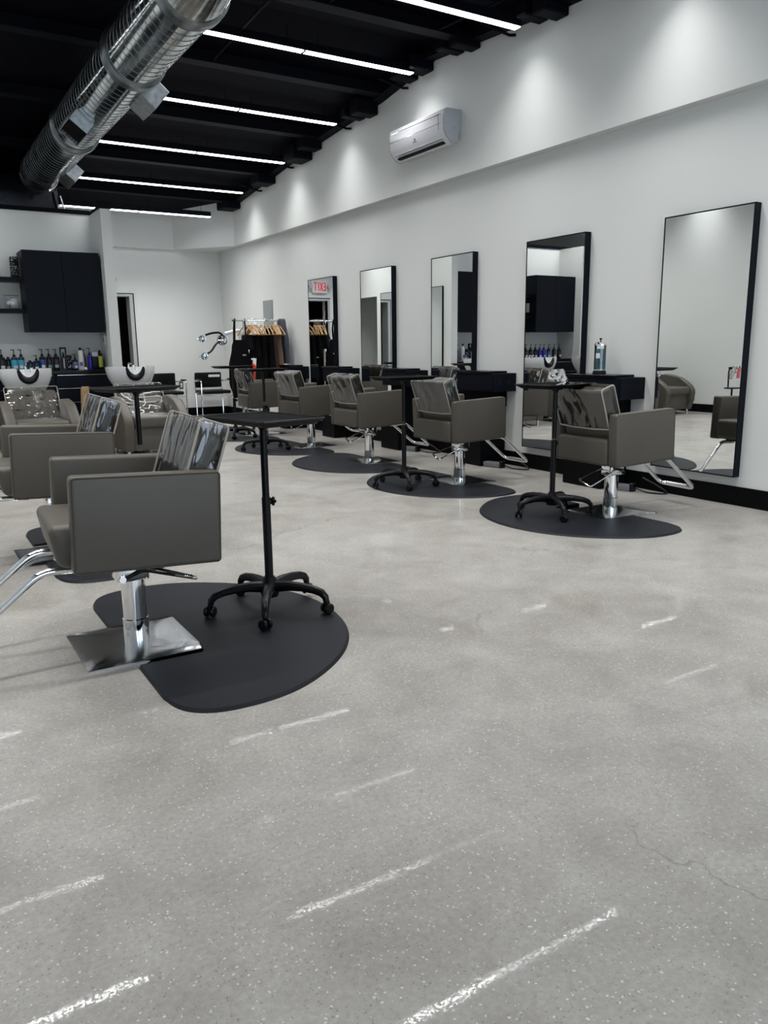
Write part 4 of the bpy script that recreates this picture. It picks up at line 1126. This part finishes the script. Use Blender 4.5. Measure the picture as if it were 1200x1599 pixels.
bm = NB(); tube(bm, [(0.17, 0, 0.20), (0.76, 0, 0.20)], 0.010, 8); obj('lower_rail', bm, M['chrome'], rk)
def make_hanger():
    h = thing('wooden_hanger', 'x', 'hanger')
    bm = NB()
    pth = smooth_path([(0, -0.20, -0.20), (0, -0.07, -0.095), (0, 0, -0.055), (0, 0.07, -0.095), (0, 0.20, -0.20)], 0.05, 5)
    tube(bm, pth, 0.009, 8, sq=(1.2, 0.8)); tube(bm, [(0, -0.19, -0.195), (0, 0.19, -0.195)], 0.006, 6); obj('shoulder_bar', bm, M['wood'], h)
    bm = NB(); pts = [(0, 0, -0.05), (0, 0, -0.01)]
    for k in range(8):
        an = -PI / 2 + PI * 1.35 * k / 7
        pts.append((0, 0.016 * math.cos(an) , 0.013 + 0.015 * math.sin(an)))
    tube(bm, pts, 0.0022, 6); obj('hook', bm, M['chrome'], h)
    return h
h0 = make_hanger()
hx = [0.195, 0.24, 0.265, 0.285, 0.305, 0.33, 0.355, 0.44, 0.50, 0.545, 0.60, 0.625, 0.645, 0.665, 0.685, 0.705]
for i, x in enumerate(hx):
    o = h0 if i == 0 else copy_tree(h0)
    o.location = (4.11 + x, RY_, 1.522); o.rotation_euler = (0, 0, math.radians(random.Random(i).uniform(-6, 6) + (10 if i < 7 else -2)))
    tag(o, 'wooden coat hanger in the left half of the rack rail' if i < 8 else 'wooden coat hanger in the right half of the rack rail', 'hanger', 'wooden hangers on the left half of the rail' if i < 8 else 'wooden hangers on the right half of the rail')
def drape(bm, z_top, z_bot, prof, folds=7, amp=0.012, seed=0, N_=72, rows=22):
    rnd = random.Random(seed); ph = rnd.uniform(0, 6); ph2 = rnd.uniform(0, 6)
    rings = []
    for i in range(rows + 1):
        t_ = i / rows; z = z_top + (z_bot - z_top) * t_
        for (a, wa, da, xa), (b, wb, db, xb) in zip(prof, prof[1:]):
            if t_ <= b + 1e-9:
                u = (t_ - a) / (b - a); u = u * u * (3 - 2 * u); wd = wa + (wb - wa) * u; dp = da + (db - da) * u; xo = xa + (xb - xa) * u; break
        ring = []
        for k in range(N_):
            th = 2 * PI * k / N_; c_, s_ = math.cos(th), math.sin(th)
            off = amp * t_ * (math.sin(folds * th + ph + 1.5 * t_) + 0.5 * math.sin((folds * 2 + 1) * th + ph2))
            ring.append(bm.verts.new((xo + (wd + off) * c_ * abs(c_) ** 0.0, (dp + off) * s_, z + 0.006 * math.sin(3 * th + ph) * t_)))
        rings.append(ring)
    for A, B in zip(rings, rings[1:]):
        for k in range(N_): bm.faces.new((A[k], A[(k + 1) % N_], B[(k + 1) % N_], B[k]))
    bm.faces.new(rings[0]); bm.faces.new(rings[-1][::-1])
def garment(x, y, zt, zb, prof, mt, label, name, cat, folds=6, amp=0.01, seed=0, rz=0, grp=None):
    bm = NB(); drape(bm, 0, zb - zt, prof, folds, amp, seed)
    o = obj(name, bm, mt, smooth=60); o.location = (x, y, zt); o.rotation_euler = (0, 0, rz); tag(o, label, cat, grp)
    return o
# black apron at the left end, with its two neck straps over the rail end
ap = garment(4.165, RY_ - 0.10, 1.255, 0.45, [(0, 0.09, 0.02, 0.0), (0.12, 0.12, 0.03, 0.0), (0.45, 0.175, 0.04, 0.0), (0.72, 0.18, 0.045, 0), (1, 0.15, 0.04, 0.03)], M['cloth_black'], 'long black apron hung by its straps on the left end of the rack', 'apron', 'apron', 5, 0.010, 3)
bm = NB(); tube(bm, [(-0.07, 0.0, -0.03), (-0.05, 0.05, 0.15), (-0.02, 0.10, 0.285), (-0.02, 0.125, 0.15), (-0.03, 0.12, -0.02)], 0.015, 8, sq=(1.2, .6)); tube(bm, [(0.08, 0.0, -0.03), (0.12, 0.05, 0.15), (0.13, 0.10, 0.285), (0.13, 0.125, 0.15), (0.12, 0.12, -0.02)], 0.012, 8, sq=(1.2, .6)); obj('neck_strap', bm, M['cloth_black'], ap)
bm = NB(); box(bm, 0.02, 0.07, -0.052, -0.046, -0.22, -0.20); obj('printed_mark', bm, M['foil_text'], ap, smooth=0)
gs = [(4.33, 1.335, 1.12, 0.075, 'short black garment with a straight hem, leftmost on the wooden hangers', 0.085),
      (4.44, 1.34, 1.00, 0.05, 'black top of medium length, second on the wooden hangers', 0.06),
      (4.54, 1.37, 0.62, 0.05, 'long black cape hanging in the middle of the rack', 0.075),
      (4.66, 1.42, 0.45, 0.05, 'long black cape right of the middle, hanging behind the station top', 0.085)]
for i, (x, zt, zb, w0, lab, w1) in enumerate(gs):
    garment(x, RY_, zt, zb, [(0, w0 * .5, 0.05, 0), (0.1, w0, 0.13, 0), (1, w1, 0.17, 0)], M['cloth_black'], lab, 'salon_cape', 'garment', 6, 0.012, 10 + i)
garment(4.775, RY_, 1.38, 0.80, [(0, 0.014, 0.06, 0), (0.1, 0.02, 0.16, 0), (1, 0.030, 0.18, 0.02)], M['cloth_tan'], 'tan brown garment between the black capes and the grey jacket', 'hanging_shirt', 'garment', 5, 0.006, 21)
garment(4.865, RY_ + 0.0, 1.55, 0.92, [(0, 0.05, 0.06, 0), (0.08, 0.055, 0.10, 0), (0.5, 0.06, 0.15, 0.02), (1, 0.045, 0.16, 0.025)], M['cloth_grey'], 'crumpled grey jacket draped over the right end of the rack rail', 'jacket', 'jacket', 7, 0.010, 30)

# hair processor on a rolling stand
hp = thing('hair_processor', 'chrome hair processor lamp on a stand with two curved arms behind the rack', 'hair processor', (4.62, 11.75, 0))
bm = NB(); tube(bm, [(0, 0, 0.06), (0, 0, 1.25)], 0.022, 12); obj('stand_post', bm, M['chrome'], hp)
for k in range(5):
    a = 2 * PI * k / 5 + 0.4; bm = NB(); tube(bm, [(0.02 * math.cos(a), 0.02 * math.sin(a), 0.10), (0.28 * math.cos(a), 0.28 * math.sin(a), 0.065)], 0.016, 8, radii=[0.022, 0.012]); lathe(bm, [(0, 0), (0.02, 0.005), (0.02, 0.045), (0, 0.05)], 10, T((0.27 * math.cos(a), 0.27 * math.sin(a), 0))); obj('base_arm', bm, M['white_plastic'], hp)
bm = NB(); tube(bm, smooth_path([(0.0, 0, 1.20), (0.0, 0, 1.42), (-0.26, -0.02, 1.36)], 0.06, 5), 0.028, 10); obj('boom', bm, M['white_plastic'], hp)
bm = NB(); sphere(bm, (0.02, -0.03, 1.02), 0.05, u=16, v=10); sphere(bm, (0.05, -0.03, 1.0), 0.035); obj('joint_housing', bm, M['chrome'], hp)
def lamp(bm, c, r_, d_=(-0.35, -0.93, 0)):
    d_ = Vector(d_).normalized(); R_ = Vector((0, 0, 1)).rotation_difference(d_).to_matrix().to_4x4()
    lathe(bm, [(0, -0.035), (r_ * .5, -0.035), (r_ * .85, -0.02), (r_, 0.0), (r_, 0.018), (r_ * .9, 0.018), (r_ * 0.7, -0.005), (0.02, -0.012), (0.02, 0.012), (0, 0.014)], 20, T(c) @ R_)
bm = NB(); lamp(bm, (-0.315, -0.05, 1.265), 0.088); obj('center_lamp', bm, M['chrome'], hp)
for nm, c, pth in (('upper', (-0.655, -0.12, 1.285), [(-0.30, -0.05, 1.33), (-0.36, -0.07, 1.38), (-0.50, -0.11, 1.37), (-0.60, -0.12, 1.34)]),
                   ('lower', (-0.635, -0.12, 1.03), [(-0.36, -0.05, 1.25), (-0.43, -0.08, 1.21), (-0.52, -0.11, 1.10), (-0.58, -0.12, 1.07)])):
    bm = NB(); tube(bm, smooth_path(pth, 0.05, 5), 0.016, 8); a_ = obj('curved_arm', bm, BK_, hp)
    bm = NB(); lamp(bm, c, 0.056); sphere(bm, (c[0] - 0.07, c[1], c[2] - 0.01), 0.012); obj('side_lamp', bm, M['chrome'], a_)

# guest chairs along the back wall
def make_guest():
    t = thing('guest_chair', 'x', 'chair')
    bm = NB(); box(bm, -0.235, 0.235, -0.22, 0.25, 0.40, 0.455, 0.02, 3); obj('seat', bm, M['plastic_black'], t)
    bm = NB(); box(bm, -0.235, 0.235, 0.215, 0.26, 0.49, 0.745, 0.022, 4, None); obj('backrest', bm, M['plastic_black'], t)
    for s in (-1, 1):
        bm = NB()
        pth = smooth_path([(s * 0.275, -0.20, 0.005), (s * 0.275, -0.21, 0.63), (s * 0.275, 0.22, 0.60), (s * 0.24, 0.245, 0.60)], 0.06, 5)
        tube(bm, pth, 0.011, 10); obj('front_leg', bm, M['chrome'], t)
        bm = NB(); tube(bm, smooth_path([(s * 0.235, 0.20, 0.005), (s * 0.235, 0.22, 0.42), (s * 0.225, 0.27, 0.68)], 0.06, 5), 0.011, 10); obj('rear_leg', bm, M['chrome'], t)
        bm = NB(); box(bm, s * 0.275 - 0.02, s * 0.275 + 0.02, -0.20, 0.02, 0.622, 0.645, 0.009, 2); obj('armrest', bm, M['plastic_black'], t)
    bm = NB(); tube(bm, [(-0.275, -0.2, 0.37), (0.275, -0.2, 0.37)], 0.010, 8); obj('cross_tube', bm, M['chrome'], t)
    bm = NB(); tube(bm, [(-0.235, 0.22, 0.38), (0.235, 0.22, 0.38)], 0.010, 8); obj('cross_tube', bm, M['chrome'], t)
    return t
g0 = make_guest()
for i, (x, y, lab) in enumerate([(3.80, 13.10, 'black guest chair with chrome arms at the back wall, left of the two'), (4.56, 12.95, 'black guest chair with chrome arms at the back wall, under the curved lamp arms')]):
    o = g0 if i == 0 else copy_tree(g0)
    o.location = (x, y, 0); o.rotation_euler = (0, 0, 0); tag(o, lab, 'chair', 'guest chairs at the back wall')

bm = NB(); box(bm, 0.0, 0.20, 0.206, 0.213, 0.665, 0.705, 0.001, 1); obj('white_tag', bm, M['paper'], o, smooth=0)
# power boxes and cords on the floor by the station pedestals
for i, (x, y, lab) in enumerate([(4.80, 4.235, 'grey power box with black cord on the floor by the nearest station'), (4.76, 5.76, 'grey power box with black cord on the floor by the second station'), (4.78, 7.21, 'grey power box with black cord on the floor by the third station')]):
    t = thing('power_box', lab, 'power box', (x, y, 0), math.radians(14), 'power boxes by the stations')
    bm = NB(); box(bm, -0.05, 0.03, -0.10, 0.085, 0.0, 0.05, 0.006, 2); obj('body', bm, M['box_grey'], t)
    bm = NB(); box(bm, -0.04, 0.022, -0.125, -0.095, 0.002, 0.066, 0.004, 1); obj('plug_head', bm, BK_, t)
    bm = NB(); tube(bm, smooth_path([(0.0, -0.12, 0.03), (-0.02, -0.22, 0.008), (0.01, -0.36, 0.007), (0.08, -0.36, 0.007), (0.10, -0.26, 0.05), (0.09, -0.14, 0.10)], 0.06, 6), 0.006, 8); obj('cord', bm, M['cable'], t)

# tool stand on the left, caught by the nearest mirror
t = thing('tool_stand', 'black stand holding a silver dryer and a pink brush, seen in the nearest mirror', 'tool stand', (-0.32, 7.03, 0))
bm = NB(); lathe(bm, [(0, 0), (0.15, 0), (0.15, 0.012), (0.02, 0.02), (0, 0.02)], 24); tube(bm, [(0, 0, 0.015), (0, 0, 0.50)], 0.014, 8); obj('pole', bm, M['plastic_black'], t)
bm = NB(); box(bm, -0.09, 0.09, -0.07, 0.07, 0.49, 0.51, 0.004, 1); tube(bm, smooth_path([(0.05, 0.03, 0.51), (0.06, 0.03, 0.76), (-0.03, 0.03, 0.80), (-0.06, 0.03, 0.70)], 0.04, 4), 0.011, 8)
box(bm, -0.08, 0.09, -0.01, 0.02, 0.765, 0.80, 0.004, 1); obj('holder_frame', bm, M['plastic_black'], t)
t2 = thing('hair_dryer', 'silver grey hair dryer hanging on the black tool stand in the mirror', 'hair dryer', (-0.27, 6.98, 0.64))
bm = NB(); tube(bm, [(0.07, 0, 0.0), (0.0, 0, 0.16)], 0.03, 14, radii=[0.024, 0.033]); obj('barrel', bm, M['nickel'], t2)
bm = NB(); tube(bm, [(0.0, 0, 0.12), (-0.05, 0, 0.08)], 0.014, 10); obj('grip', bm, M['grey_plastic'], t2)
t3 = thing('pink_brush', 'pink and blue brush hanging on the black tool stand in the mirror', 'brush', (-0.385, 6.98, 0.62))
bm = NB(); tube(bm, [(0.02, 0, 0.02), (-0.0, 0, 0.16)], 0.022, 12); obj('brush_head', bm, colmat('pink', (0.6, 0.12, 0.14)), t3)
bm = NB(); tube(bm, [(0.0, 0, 0.15), (-0.005, 0, 0.19)], 0.010, 10); obj('grip', bm, blue, t3)
